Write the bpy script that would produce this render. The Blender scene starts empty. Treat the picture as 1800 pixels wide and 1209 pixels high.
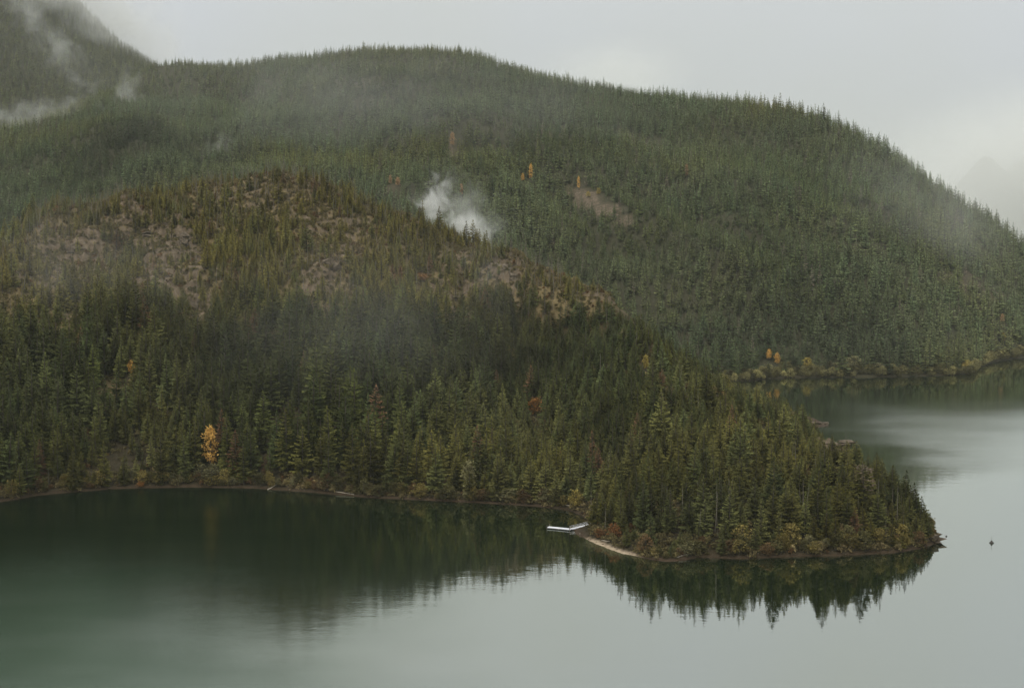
import bpy, bmesh, math
import numpy as np
from mathutils import Vector, Matrix

# ------------------------------------------------------------------ camera, sky, sun, exposure
scene = bpy.context.scene
R = math.radians
CAM = np.array([0.0, 0.0, 115.0])
PITCH = math.atan((604.5 - 440.0) / 2500.0)
cam_d = bpy.data.cameras.new("camera")
cam_d.sensor_width = 36.0
cam_d.lens = 50.0
cam_d.clip_start = 1.0
cam_d.clip_end = 40000.0
cam_o = bpy.data.objects.new("camera", cam_d)
scene.collection.objects.link(cam_o)
cam_o.location = CAM
cam_o.rotation_euler = (math.pi / 2 - PITCH, 0, 0)
scene.camera = cam_o

SUN_EL, SUN_AZ = R(52), R(205)          # high veiled sun, behind and to the side of the viewer
world = bpy.data.worlds.new("World")
scene.world = world
world.use_nodes = True
wn, wl = world.node_tree.nodes, world.node_tree.links
wn.clear()
w_out = wn.new("ShaderNodeOutputWorld")
w_mix = wn.new("ShaderNodeMixShader")
w_mix.inputs[0].default_value = 0.93      # cloud deck covers nearly all of the blue
w_sky = wn.new("ShaderNodeTexSky")
w_sky.sky_type = 'NISHITA'
w_sky.sun_disc = False
w_sky.sun_elevation = SUN_EL
w_sky.sun_rotation = SUN_AZ
w_b1 = wn.new("ShaderNodeBackground")
w_b1.inputs[1].default_value = 0.08
wl.new(w_sky.outputs[0], w_b1.inputs[0])
w_tc = wn.new("ShaderNodeTexCoord")
w_sep = wn.new("ShaderNodeSeparateXYZ")
wl.new(w_tc.outputs["Generated"], w_sep.inputs[0])
w_el = wn.new("ShaderNodeMath"); w_el.operation = 'MAXIMUM'
w_el.inputs[1].default_value = 0.0
wl.new(w_sep.outputs[2], w_el.inputs[0])
w_lum = wn.new("ShaderNodeMath"); w_lum.operation = 'MULTIPLY_ADD'   # overcast luminance: brighter towards the zenith
w_lum.inputs[1].default_value = 2.3
w_lum.inputs[2].default_value = 1.0
wl.new(w_el.outputs[0], w_lum.inputs[0])
w_no = wn.new("ShaderNodeTexNoise")
w_no.inputs["Scale"].default_value = 3.2
w_no.inputs["Detail"].default_value = 4.0
w_no.inputs["Roughness"].default_value = 0.5
wl.new(w_tc.outputs["Generated"], w_no.inputs["Vector"])
w_ramp = wn.new("ShaderNodeValToRGB")
w_ramp.color_ramp.elements[0].position = 0.36
w_ramp.color_ramp.elements[0].color = (0.446, 0.462, 0.453, 1)
w_ramp.color_ramp.elements[1].position = 0.64
w_ramp.color_ramp.elements[1].color = (0.460, 0.479, 0.503, 1)
wl.new(w_no.outputs[0], w_ramp.inputs[0])
w_b2 = wn.new("ShaderNodeBackground")
wl.new(w_ramp.outputs[0], w_b2.inputs[0])
wl.new(w_lum.outputs[0], w_b2.inputs[1])
wl.new(w_b1.outputs[0], w_mix.inputs[1])
wl.new(w_b2.outputs[0], w_mix.inputs[2])
wl.new(w_mix.outputs[0], w_out.inputs[0])

sun_d = bpy.data.lights.new("sun", 'SUN')
sun_d.energy = 1.5
sun_d.angle = R(25)
sun_d.color = (1.0, 0.93, 0.80)
sun_o = bpy.data.objects.new("sun", sun_d)
scene.collection.objects.link(sun_o)
sdir = Vector((math.sin(SUN_AZ) * math.cos(SUN_EL), math.cos(SUN_AZ) * math.cos(SUN_EL), math.sin(SUN_EL)))
sun_o.rotation_euler = (-sdir).to_track_quat('-Z', 'Y').to_euler()

vs = scene.view_settings
vs.view_transform = 'Standard'
vs.look = 'None'
vs.exposure = 0.0
vs.gamma = 1.0
vs.use_curve_mapping = False
cy = scene.cycles
cy.use_denoising = True
cy.use_adaptive_sampling = True
cy.adaptive_threshold = 0.02
cy.max_bounces = 4
cy.diffuse_bounces = 1
cy.glossy_bounces = 2
cy.transmission_bounces = 2
cy.transparent_max_bounces = 6
cy.volume_bounces = 1
cy.volume_step_rate = 1.0
cy.volume_max_steps = 18
cy.caustics_reflective = False
cy.caustics_refractive = False

# ------------------------------------------------------------------ helpers
rng = np.random.default_rng(11)
FWD = np.array([0, math.cos(PITCH), -math.sin(PITCH)])
UPV = np.array([0, math.sin(PITCH), math.cos(PITCH)])


def ray(u, v):
    return FWD + np.array([(u - 900.0) / 2500.0, 0, 0]) - (v - 604.5) / 2500.0 * UPV


def sea(u, v):
    d = ray(u, v)
    return (CAM + d * (-CAM[2] / d[2]))


def at(u, v, d):
    r = ray(u, v)
    return CAM + r * (d / r[1])


def proj(x, y, z):
    rel = np.stack([np.asarray(x) - CAM[0], np.asarray(y) - CAM[1], np.asarray(z) - CAM[2]], -1)
    f = rel @ FWD
    return 900 + 2500 * rel[..., 0] / f, 604.5 - 2500 * (rel @ UPV) / f


def hash2(ix, iy, seed):
    h = (ix.astype(np.int64) * 374761393 + iy.astype(np.int64) * 668265263 + seed * 1442695041) & 0x7fffffff
    h = ((h ^ (h >> 13)) * 1274126177) & 0x7fffffff
    h = (h ^ (h >> 16)) & 0xffffff
    return h / float(0xffffff)


def vnoise(x, y, seed=0):
    ix, iy = np.floor(x), np.floor(y)
    fx, fy = x - ix, y - iy
    fx = fx * fx * (3 - 2 * fx); fy = fy * fy * (3 - 2 * fy)
    a = hash2(ix, iy, seed); b = hash2(ix + 1, iy, seed)
    c = hash2(ix, iy + 1, seed); d = hash2(ix + 1, iy + 1, seed)
    return (a * (1 - fx) + b * fx) * (1 - fy) + (c * (1 - fx) + d * fx) * fy


def fbm(x, y, scale, seed=0, octv=4, ridged=False):
    x = np.asarray(x, float) / scale; y = np.asarray(y, float) / scale
    s, amp, tot = 0.0, 1.0, 0.0
    for o in range(octv):
        n = vnoise(x + 17.3 * o, y - 9.1 * o, seed + o)
        n = 1 - abs(2 * n - 1) if ridged else n
        s = s + amp * n; tot += amp
        x, y = x * 2.03, y * 2.03
        amp *= 0.5
    return s / tot * 2 - 1


def sstep(a, b, x):
    t = np.clip((np.asarray(x, float) - a) / (b - a), 0, 1)
    return t * t * (3 - 2 * t)


class TPS:
    def __init__(self, pts, s=300.0):
        p = np.array(pts, float)
        self.c = p[:, :2] / s; self.s = s
        n = len(p)
        r = np.linalg.norm(self.c[:, None] - self.c[None], axis=2)
        K = np.where(r > 0, r * r * np.log(r + 1e-12), 0) + 2e-3 * np.eye(n)
        P = np.hstack([np.ones((n, 1)), self.c])
        A = np.block([[K, P], [P.T, np.zeros((3, 3))]])
        self.w = np.linalg.solve(A, np.concatenate([p[:, 2], [0, 0, 0]]))

    def __call__(self, x, y):
        q = np.stack([np.ravel(x), np.ravel(y)], 1) / self.s
        out = np.empty(len(q))
        for i in range(0, len(q), 20000):
            r = np.linalg.norm(q[i:i + 20000, None] - self.c[None], axis=2)
            K = np.where(r > 0, r * r * np.log(r + 1e-12), 0)
            out[i:i + 20000] = K @ self.w[:-3] + self.w[-3] + q[i:i + 20000] @ self.w[-2:]
        return out.reshape(np.shape(x))


def sdist(poly, x, y):
    """signed distance to a polygon, positive inside"""
    sh = np.shape(x)
    x = np.ravel(x).astype(float); y = np.ravel(y).astype(float)
    d = np.full(x.shape, 1e9); ins = np.zeros(x.shape, bool)
    n = len(poly)
    for i in range(n):
        ax, ay = poly[i]; bx, by = poly[(i + 1) % n]
        ex, ey = bx - ax, by - ay
        t = np.clip(((x - ax) * ex + (y - ay) * ey) / (ex * ex + ey * ey + 1e-9), 0, 1)
        d = np.minimum(d, np.hypot(x - ax - t * ex, y - ay - t * ey))
        c = (ay > y) != (by > y)
        ins ^= c & (x < (bx - ax) * (y - ay) / (by - ay + 1e-12) + ax)
    return np.where(ins, d, -d).reshape(sh)


def shore_walk(pix, step, r):
    pts = np.array([sea(u, v)[:2] for u, v in pix])
    seg = np.linalg.norm(np.diff(pts, axis=0), axis=1); cum = np.concatenate([[0], np.cumsum(seg)])
    s = np.arange(step / 2, cum[-1], step) + r.uniform(-.4, .4, len(np.arange(step / 2, cum[-1], step))) * step
    return np.stack([np.interp(s, cum, pts[:, 0]), np.interp(s, cum, pts[:, 1])], 1)


def link(o):
    scene.collection.objects.link(o)
    return o


def tag(o, label=None, cat=None, group=None, kind=None):
    if label: o["label"] = label
    if cat: o["category"] = cat
    if group: o["group"] = group
    if kind: o["kind"] = kind
    return o


def mesh_np(name, verts, faces, mats=(), smooth=False):
    """faces: (n,3) or (n,4) int array, or list of lists"""
    me = bpy.data.meshes.new(name)
    verts = np.asarray(verts, np.float32)
    if isinstance(faces, np.ndarray):
        k = faces.shape[1]
        me.vertices.add(len(verts)); me.vertices.foreach_set("co", verts.ravel())
        me.loops.add(faces.size); me.loops.foreach_set("vertex_index", faces.astype(np.int32).ravel())
        me.polygons.add(len(faces))
        me.polygons.foreach_set("loop_start", np.arange(0, faces.size, k, dtype=np.int32))
        me.update(calc_edges=True)
    else:
        me.from_pydata(verts.tolist(), [], faces)
    if smooth:
        me.polygons.foreach_set("use_smooth", np.ones(len(me.polygons), bool))
    for m in mats:
        me.materials.append(m)
    return me


def grid_faces(nx, ny):
    i = np.arange(nx - 1)[None, :] + nx * np.arange(ny - 1)[:, None]
    return np.stack([i, i + 1, i + 1 + nx, i + nx], -1).reshape(-1, 4)


def add_attr(me, name, vals, typ='FLOAT'):
    a = me.attributes.new(name, typ, 'POINT')
    v = np.asarray(vals, np.float32)
    a.data.foreach_set("color" if typ == 'FLOAT_COLOR' else ("vector" if typ == 'FLOAT_VECTOR' else "value"), v.ravel())


# ------------------------------------------------------------------ materials
def new_mat(name):
    m = bpy.data.materials.new(name)
    m.use_nodes = True
    return m, m.node_tree.nodes, m.node_tree.links, m.node_tree.nodes["Principled BSDF"]


def noise_node(n, l, scale, detail=4, rough=0.55, vec=None):
    t = n.new("ShaderNodeTexNoise")
    t.inputs["Scale"].default_value = scale
    t.inputs["Detail"].default_value = detail
    t.inputs["Roughness"].default_value = rough
    if vec is not None: l.new(vec, t.inputs["Vector"])
    return t


def ramp_node(n, l, fac, stops):
    r = n.new("ShaderNodeValToRGB")
    e = r.color_ramp.elements
    while len(e) < len(stops): e.new(0.5)
    for el, (p, c) in zip(e, stops):
        el.position = p; el.color = (*c, 1)
    l.new(fac, r.inputs[0])
    return r


def mixc(n, l, fac, a, b, mode='MIX'):
    m = n.new("ShaderNodeMix"); m.data_type = 'RGBA'; m.blend_type = mode
    for s, v in ((m.inputs[0], fac), (m.inputs[6], a), (m.inputs[7], b)):
        if hasattr(v, "is_output"): l.new(v, s)
        elif isinstance(v, (int, float)): s.default_value = v
        else: s.default_value = (*v, 1)
    return m.outputs[2]


def tinted_mat(name, rough=0.75, transl=0.15, vary=0.35):
    """foliage / bark colour comes from each plant's own tint"""
    m, n, l, b = new_mat(name)
    a = n.new("ShaderNodeAttribute"); a.attribute_type = 'INSTANCER'; a.attribute_name = "tint"
    g = n.new("ShaderNodeNewGeometry")
    t = noise_node(n, l, 0.9, 3, 0.6, g.outputs["Position"])
    mr = n.new("ShaderNodeMapRange")
    mr.inputs[1].default_value = 0.3; mr.inputs[2].default_value = 0.7
    mr.inputs[3].default_value = 1 - vary; mr.inputs[4].default_value = 1 + vary
    l.new(t.outputs[0], mr.inputs[0])
    c = n.new("ShaderNodeVectorMath"); c.operation = 'SCALE'
    l.new(a.outputs["Color"], c.inputs[0]); l.new(mr.outputs[0], c.inputs["Scale"])
    l.new(c.outputs[0], b.inputs["Base Color"])
    b.inputs["Roughness"].default_value = rough
    b.inputs["Specular IOR Level"].default_value = 0.04
    if transl > 0:
        tr = n.new("ShaderNodeBsdfTranslucent"); l.new(c.outputs[0], tr.inputs[0])
        mx = n.new("ShaderNodeMixShader"); mx.inputs[0].default_value = transl
        l.new(b.outputs[0], mx.inputs[1]); l.new(tr.outputs[0], mx.inputs[2])
        l.new(mx.outputs[0], n["Material Output"].inputs[0])
    return m


M_NEEDLE = tinted_mat("needles", 0.85, 0.15, 0.5)
M_LEAF = tinted_mat("leaves", 0.7, 0.3, 0.5)


def plain_mat(name, c1, c2, scale=2.0, rough=0.85, bump=0.0):
    m, n, l, b = new_mat(name)
    g = n.new("ShaderNodeNewGeometry")
    t = noise_node(n, l, scale, 5, 0.6, g.outputs["Position"])
    r = ramp_node(n, l, t.outputs[0], [(0.32, c1), (0.68, c2)])
    l.new(r.outputs[0], b.inputs["Base Color"])
    b.inputs["Roughness"].default_value = rough
    b.inputs["Specular IOR Level"].default_value = 0.2
    if bump:
        bp = n.new("ShaderNodeBump"); bp.inputs["Strength"].default_value = 0.8; bp.inputs["Distance"].default_value = bump
        l.new(t.outputs[0], bp.inputs["Height"]); l.new(bp.outputs[0], b.inputs["Normal"])
    return m


M_BARK = plain_mat("bark", (0.050, 0.040, 0.030), (0.13, 0.11, 0.09), 3.0)
M_SNAG = plain_mat("weathered_wood", (0.10, 0.088, 0.068), (0.215, 0.19, 0.15), 1.5)
M_ROCK = plain_mat("lichen_rock", (0.050, 0.037, 0.025), (0.170, 0.136, 0.096), 0.5, 0.9, 0.5)
M_DECK = plain_mat("weathered_decking", (0.62, 0.62, 0.64), (0.78, 0.78, 0.80), 1.2, 0.7)
M_FLOAT = plain_mat("dark_float", (0.02, 0.02, 0.02), (0.05, 0.05, 0.045), 2.0, 0.6)
M_METAL = plain_mat("galvanised_rail", (0.55, 0.55, 0.57), (0.68, 0.68, 0.70), 3.0, 0.5)
M_BUOY = plain_mat("dark_buoy_paint", (0.025, 0.025, 0.025), (0.07, 0.06, 0.05), 3.0, 0.6)


def terrain_mat(name, floor_a, floor_b, brush_a, brush_b, rock_a, rock_b, sand=True):
    m, n, l, b = new_mat(name)
    g = n.new("ShaderNodeNewGeometry"); P = g.outputs["Position"]
    n1 = noise_node(n, l, 0.035, 6, 0.65, P)
    n2 = noise_node(n, l, 0.45, 5, 0.7, P)
    mpv = n.new("ShaderNodeMapping"); mpv.inputs["Scale"].default_value = (1.0, 1.0, 0.42); l.new(P, mpv.inputs["Vector"])
    n3 = noise_node(n, l, 0.26, 7, 0.72, mpv.outputs[0])
    fl = ramp_node(n, l, n2.outputs[0], [(0.3, floor_a), (0.7, floor_b)])
    br = ramp_node(n, l, n2.outputs[0], [(0.28, brush_a), (0.72, brush_b)])
    rk = ramp_node(n, l, n3.outputs[0], [(0.36, rock_a), (0.50, tuple((x + y) / 2 for x, y in zip(rock_a, rock_b))), (0.62, rock_b)])
    ab = n.new("ShaderNodeAttribute"); ab.attribute_name = "brush"
    ar = n.new("ShaderNodeAttribute"); ar.attribute_name = "rock"
    c = mixc(n, l, ab.outputs["Fac"], fl.outputs[0], br.outputs[0])
    ad = n.new("ShaderNodeMath"); ad.operation = 'ADD'
    l.new(ar.outputs["Fac"], ad.inputs[0])
    sc = n.new("ShaderNodeMapRange"); sc.inputs[1].default_value = 0.3; sc.inputs[2].default_value = 0.7
    sc.inputs[3].default_value = -0.55; sc.inputs[4].default_value = 0.55
    l.new(n3.outputs[0], sc.inputs[0]); l.new(sc.outputs[0], ad.inputs[1])
    rm = n.new("ShaderNodeMapRange"); rm.inputs[1].default_value = 0.42; rm.inputs[2].default_value = 0.62
    l.new(ad.outputs[0], rm.inputs[0])
    c = mixc(n, l, rm.outputs[0], c, rk.outputs[0])
    if sand:
        sd = ramp_node(n, l, n2.outputs[0], [(0.3, (0.30, 0.22, 0.145)), (0.7, (0.50, 0.40, 0.28))])
        dirt = ramp_node(n, l, n2.outputs[0], [(0.3, (0.036, 0.025, 0.015)), (0.7, (0.075, 0.050, 0.032))])
        asd = n.new("ShaderNodeAttribute"); asd.attribute_name = "sand"
        ash = n.new("ShaderNodeAttribute"); ash.attribute_name = "bank"
        c = mixc(n, l, ash.outputs["Fac"], c, dirt.outputs[0])
        c = mixc(n, l, asd.outputs["Fac"], c, sd.outputs[0])
    l.new(c, b.inputs["Base Color"])
    b.inputs["Roughness"].default_value = 0.95
    b.inputs["Specular IOR Level"].default_value = 0.1
    bp = n.new("ShaderNodeBump"); bp.inputs["Strength"].default_value = 1.0; bp.inputs["Distance"].default_value = 1.2
    l.new(n3.outputs[0], bp.inputs["Height"]); l.new(bp.outputs[0], b.inputs["Normal"])
    return m


M_NEAR = terrain_mat("hillside", (0.022, 0.019, 0.011), (0.055, 0.043, 0.024), (0.115, 0.085, 0.038), (0.200, 0.152, 0.076),
                     (0.062, 0.044, 0.027), (0.165, 0.126, 0.084))
M_FAR = terrain_mat("forested_slope", (0.025, 0.026, 0.014), (0.055, 0.050, 0.028), (0.052, 0.042, 0.026), (0.095, 0.074, 0.046),
                    (0.08, 0.060, 0.042), (0.15, 0.115, 0.082))

# ------------------------------------------------------------------ terrain: the wooded peninsula with its rocky hill
NEAR_FRONT = [(-260, 905), (-80, 893), (14, 880), (60, 872), (110, 866), (200, 859), (330, 856), (450, 858), (560, 866), (650, 874), (750, 879),
              (850, 884), (950, 890), (1000, 896), (1028, 907), (1036, 918), (1028, 927), (1006, 931), (1022, 943), (1050, 957), (1100, 973),
              (1140, 982), (1170, 986), (1200, 984), (1225, 978), (1300, 981), (1400, 978), (1500, 975), (1570, 970), (1618, 963), (1640, 956), (1652, 944)]
NEAR_BACK = [(1640, 925), (1604, 885), (1560, 850), (1520, 818), (1480, 792), (1440, 770), (1420, 758), (1432, 752), (1453, 748), (1444, 741),
             (1425, 734), (1390, 722), (1340, 712), (1290, 705), (1230, 697), (1150, 690), (1000, 670), (800, 640), (400, 640), (-260, 640)]
near_poly = [tuple(sea(u, v)[:2]) for u, v in NEAR_FRONT + NEAR_BACK]
CREST = [(-260, 372, 1080), (14, 364, 1090), (150, 362, 1095), (300, 346, 1100), (450, 320, 1106), (505, 316, 1106), (560, 324, 1105), (640, 355, 1090),
         (720, 390, 1075), (850, 442, 1050), (960, 490, 1000), (1050, 524, 920), (1110, 574, 825), (1200, 676, 700), (1300, 778, 640),
         (1400, 794, 640), (1480, 800, 596), (1550, 880, 575), (1590, 902, 573), (1620, 932, 566)]
ctrl = []
fu = np.array([u for u, v in NEAR_FRONT]); fv = np.array([v for u, v in NEAR_FRONT])
for (u, v, d) in CREST:
    c = at(u, v, d)
    ctrl.append(c)
    vsn = float(np.interp(u, fu[:14].tolist() + fu[18:].tolist(), fv[:14].tolist() + fv[18:].tolist()))
    s0 = sea(u, vsn)
    ctrl.append((s0[0], s0[1], 0.5))
    for t in (0.25, 0.5, 0.75):
        p = s0 + (c - s0) * t
        ctrl.append((p[0], p[1], c[2] * t ** float(np.interp(u, [700, 850, 950, 1110, 1200, 1300], [0.85, 1.15, 1.5, 1.45, 1.0, 0.75]))))
    off = (c - s0) / np.linalg.norm((c - s0)[:2])
    for k, zz in ((0.28, 0.72), (0.75, 0.18)) if u < 1150 else ((0.9, 0.5),):
        e = c + off * np.linalg.norm((c - s0)[:2]) * k
        ctrl.append((e[0], e[1], c[2] * zz))
for q in ((1310, 735, 780), (1400, 752, 740), (1250, 700, 780)): ctrl.append(at(*q))
near_tps = TPS(ctrl)
# bare cliffs and clearings, each an ellipse (centre px, depth -> world) : u, v, ru, rv, weight
ROCKS = [(130, 455, 62, 42, 1), (75, 500, 45, 40, .8), (285, 425, 55, 22, 1), (300, 480, 55, 42, 1), (345, 545, 22, 34, 1), (570, 500, 45, 60, .75), (560, 400, 60, 40, .45),
         (890, 486, 36, 36, .9), (875, 545, 28, 14, .6), (1058, 516, 26, 15, .9), (790, 520, 46, 50, .7), (1000, 545, 30, 18, .3), (640, 430, 40, 30, .45), (210, 400, 60, 22, .5), (440, 350, 70, 30, .4),
         (1475, 790, 45, 18, 1.0), (1523, 835, 16, 42, .8), (115, 600, 30, 40, .7), (810, 560, 30, 40, .6)]
SCREE = [(190, 706, 24, 28), (200, 735, 14, 18)]


def near_h0(x, y):
    s = sdist(near_poly, x, y) + 1.1 * fbm(x, y, 11, 17, 3) + 0.5 * fbm(x, y, 3.5, 19, 2)
    z = near_tps(x, y)
    return s, z


def masks(u, v, lst):
    m = np.zeros(np.shape(u))
    for e in lst:
        r = (((u - e[0]) / e[2]) ** 2 + ((v - e[1]) / e[3]) ** 2) / (1.3 if len(e) > 4 and e[0] < 1150 and 380 < e[1] < 620 else 1.0)
        r = r * (1 + 1.1 * fbm(u, v, 34, 301, 3)) + 0.55 * fbm(u, v, 11, 303, 3)
        w = e[4] if len(e) > 4 else 1.0
        m = np.maximum(m, w * (1 - sstep(0.45, 1.5, r)))
    return m


def near_height(x, y):
    s, z = near_h0(x, y)
    inland = np.clip(s, 0, None)
    base = np.maximum(z, 0.4 + 0.05 * inland)
    u, v = proj(x, y, base)
    rk = masks(u, v, ROCKS)
    amp = sstep(6, 60, inland)
    base = base + amp * (0.45 + 0.55 * sstep(25, 70, base)) * (9.0 * fbm(x, y, 75, 3) + 3.4 * fbm(x, y, 24, 7))
    # gullies run down the slope
    base = base + amp * 9.0 * fbm(x, y * 0.35, 52, 21, 3, True) * sstep(30, 90, base)
    crag = fbm(x, y * 0.8, 16, 31, 5, True)
    ledge = np.floor(base / 9.0 + 0.9 * fbm(x, y, 26, 41)) * 9.0
    base = base + rk * (4.6 * crag + 0.50 * (ledge + 4.5 - base) * (inland > 10))
    # banks: a sharp low step at the waterline
    lim = 0.2 + 0.75 * inland
    spit = ((x - sea(1075, 962)[0]) ** 2 + (y - sea(1075, 962)[1]) ** 2) ** 0.5
    beach = 1 - sstep(13, 24, spit)
    lim = lim * (1 - beach) + beach * (0.06 + 0.16 * inland + 0.07 * np.clip(inland - 4, 0, None) ** 1.4)
    rt = sea(1040, 924)
    land_ = 1 - sstep(4.5, 8, ((x - rt[0]) ** 2 + (y - rt[1]) ** 2) ** 0.5)
    lim = lim * (1 - land_) + land_ * (0.1 + 0.18 * inland)
    zl = np.minimum(base, lim + amp * 40)
    zl = np.minimum(zl, lim + np.clip(inland - 3, 0, None) * 2.0)
    under = -np.clip(-s, 0, None) * (0.42 * (1 - 0.62 * beach))
    return np.where(s > 0, zl, np.maximum(under, -14)), s, rk * (s > 3), beach


def axis_lines(lo, hi, fine, coarse, a, b):
    return np.unique(np.round(np.concatenate([np.arange(lo, a, coarse), np.arange(a, b, fine), np.arange(b, hi + coarse, coarse)]), 3))


gx = np.arange(-400, 262, 1.8)
gy = np.concatenate([np.arange(490, 760, 1.6), np.arange(760, 1130, 2.2), np.arange(1130, 1420, 8)])
GX, GY = np.meshgrid(gx, gy)
NZ, NS, NRK, NBEACH = near_height(GX, GY)
nu, nv = proj(GX, GY, NZ)
nscree = np.clip(masks(nu, nv, SCREE) + 0.8 * fbm(GX, GY, 9, 55, 3), 0, 1) * (masks(nu, nv, SCREE) > 0.05)
brush = np.clip(sstep(40, 85, NZ) * (0.75 + 0.6 * fbm(GX, GY, 40, 51)) + 0.55 * sstep(0.1, 0.5, NRK) + 0.7 * nscree, 0, 1)
grad_y, grad_x = np.gradient(NZ, gy, gx)
steep = sstep(0.75, 1.5, np.hypot(grad_x, grad_y)) * (NS > 8)
rockv = np.clip(0.72 * NRK + 0.45 * steep * sstep(0.15, 0.5, NRK) + 0.22 * sstep(80, 130, NZ), 0, 1) * (1 - 0.9 * nscree)
bankv = (1 - sstep(0.3, 1.3, NZ)) * (1 - NBEACH)
sandv = (1 - sstep(0.22, 0.6, NZ)) * NBEACH
# the outer point of bare rock
sp = sea(1646, 948)
tipd = np.hypot(GX - sp[0], GY - sp[1])
NZ = np.where((tipd < 9) & (NS > 0), np.maximum(NZ, np.minimum(NS * 0.9, 2.2)), NZ)
rockv = np.maximum(rockv, (1 - sstep(4, 9, tipd)) * 0.9)
bankv = bankv * sstep(5, 10, tipd)
me = mesh_np("peninsula_hill", np.stack([GX, GY, NZ], -1).reshape(-1, 3), grid_faces(len(gx), len(gy)), [M_NEAR], True)
for nm, a in (("brush", brush), ("rock", rockv), ("bank", bankv), ("sand", sandv)):
    add_attr(me, nm, a)
tag(link(bpy.data.objects.new("peninsula_hill", me)), "rocky wooded hill of the near peninsula", None, None, "structure")


def bil(gxs, gys, Z, x, y):
    x = np.clip(np.asarray(x, float), gxs[0], gxs[-1] - 1e-6); y = np.clip(np.asarray(y, float), gys[0], gys[-1] - 1e-6)
    i = np.clip(np.searchsorted(gxs, x, side='right') - 1, 0, len(gxs) - 2)
    j = np.clip(np.searchsorted(gys, y, side='right') - 1, 0, len(gys) - 2)
    fx = (x - gxs[i]) / (gxs[i + 1] - gxs[i]); fy = (y - gys[j]) / (gys[j + 1] - gys[j])
    return (Z[j, i] * (1 - fx) + Z[j, i + 1] * fx) * (1 - fy) + (Z[j + 1, i] * (1 - fx) + Z[j + 1, i + 1] * fx) * fy


def near_z(x, y): return bil(gx, gy, NZ, x, y)
def near_s(x, y): return bil(gx, gy, NS, x, y)


# ------------------------------------------------------------------ terrain: the long forested hill across the water
FAR_FRONT = [(-500, 668), (300, 668), (700, 670), (1000, 673), (1150, 674), (1250, 672), (1320, 669), (1370, 664), (1420, 663), (1480, 663), (1560, 662), (1650, 660),
             (1706, 658), (1718, 646), (1745, 636), (1795, 628), (1900, 616), (2150, 605)]
far_poly = [tuple(sea(u, v)[:2]) for u, v in FAR_FRONT] + [(1900, 5200), (-3200, 5200), (-3200, 1300)]
RIDGE = [(-500, 290, 2350), (-150, 262, 2450), (14, 238, 2500), (130, 205, 2600), (200, 165, 2680), (250, 125, 2760), (300, 127, 2850), (360, 141, 2930), (430, 134, 2900), (500, 115, 2840), (600, 98, 2750), (680, 94, 2700),
         (760, 98, 2640), (830, 111, 2590), (900, 134, 2540), (980, 159, 2490), (1050, 167, 2440), (1150, 177, 2390), (1250, 186, 2330), (1310, 193, 2290), (1400, 211, 2220),
         (1480, 233, 2150), (1540, 266, 2090), (1600, 307, 2020), (1660, 352, 1960), (1720, 397, 1900), (1795, 452, 1830), (1900, 520, 1780), (2150, 580, 1700)]
ctrl = []
ffu = [u for u, v in FAR_FRONT]; ffv = [v for u, v in FAR_FRONT]
for (u, v, d) in RIDGE:
    c = at(u, v, d)
    s0 = sea(u, float(np.interp(u, ffu, ffv)))
    ctrl.append(c); ctrl.append((s0[0], s0[1], 1.0))
    for t in (0.2, 0.4, 0.6, 0.8):
        p = s0 + (c - s0) * t
        ctrl.append((p[0], p[1], c[2] * t ** 0.95))
    off = (c - s0) / np.linalg.norm((c - s0)[:2])
    for k, zz in ((250, 0.86), (700, 0.5)):
        e = c + off * k
        ctrl.append((e[0], e[1], c[2] * zz))
far_tps = TPS(ctrl, 800.0)
CLEAR = [(1008, 338, 18, 10, .9), (1034, 352, 26, 15, 1), (1064, 370, 26, 14, 1), (1096, 390, 18, 9, .9), (795, 262, 12, 20, .8), (845, 268, 10, 8, .6), (1690, 492, 40, 22, .55), (1745, 520, 40, 28, .5), (690, 325, 14, 12, .5), (1000, 232, 30, 12, .5), (640, 145, 60, 14, .3)]
hx = np.arange(-1700, 1500, 11.0)
hy = np.concatenate([np.arange(1130, 2000, 9.0), np.arange(2000, 3700, 14.0)])
HX, HY = np.meshgrid(hx, hy)


def far_base(x, y):
    s = sdist(far_poly, x, y)
    z = far_tps(x, y)
    inl = np.clip(s, 0, None)
    amp = sstep(20, 220, inl)
    z = np.maximum(z, 0.5 + 0.03 * inl)
    rdist = np.interp(900 + 2500 * x / y, [q[0] for q in RIDGE], [q[2] for q in RIDGE]) - y
    rdg = 0.18 + 0.82 * sstep(0, 420, rdist)
    z = z + amp * rdg * (42 * fbm(x, y, 360, 61, 4) + 46 * fbm(x + 0.35 * y, y * 0.32, 210, 71, 3, True) + 10 * fbm(x, y, 80, 73, 3))
    z = np.minimum(z, 0.3 + 0.9 * inl)
    return np.where(s > 0, z, np.maximum(s * 0.4, -14)), s


HZ, HS = far_base(HX, HY)
hu, hv = proj(HX, HY, HZ)
hclear = masks(hu, hv, CLEAR)
me = mesh_np("far_hill", np.stack([HX, HY, HZ], -1).reshape(-1, 3), grid_faces(len(hx), len(hy)), [M_FAR], True)
add_attr(me, "brush", np.clip(hclear * 1.2, 0, 1)); add_attr(me, "rock", hclear * 0.5)
add_attr(me, "bank", 0.6 * (1 - sstep(0.2, 1.5, HZ))); add_attr(me, "sand", np.zeros_like(HZ))
tag(link(bpy.data.objects.new("far_hill", me)), "long rounded forested hill across the water", None, None, "structure")


def far_z(x, y): return bil(hx, hy, HZ, x, y)


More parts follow.
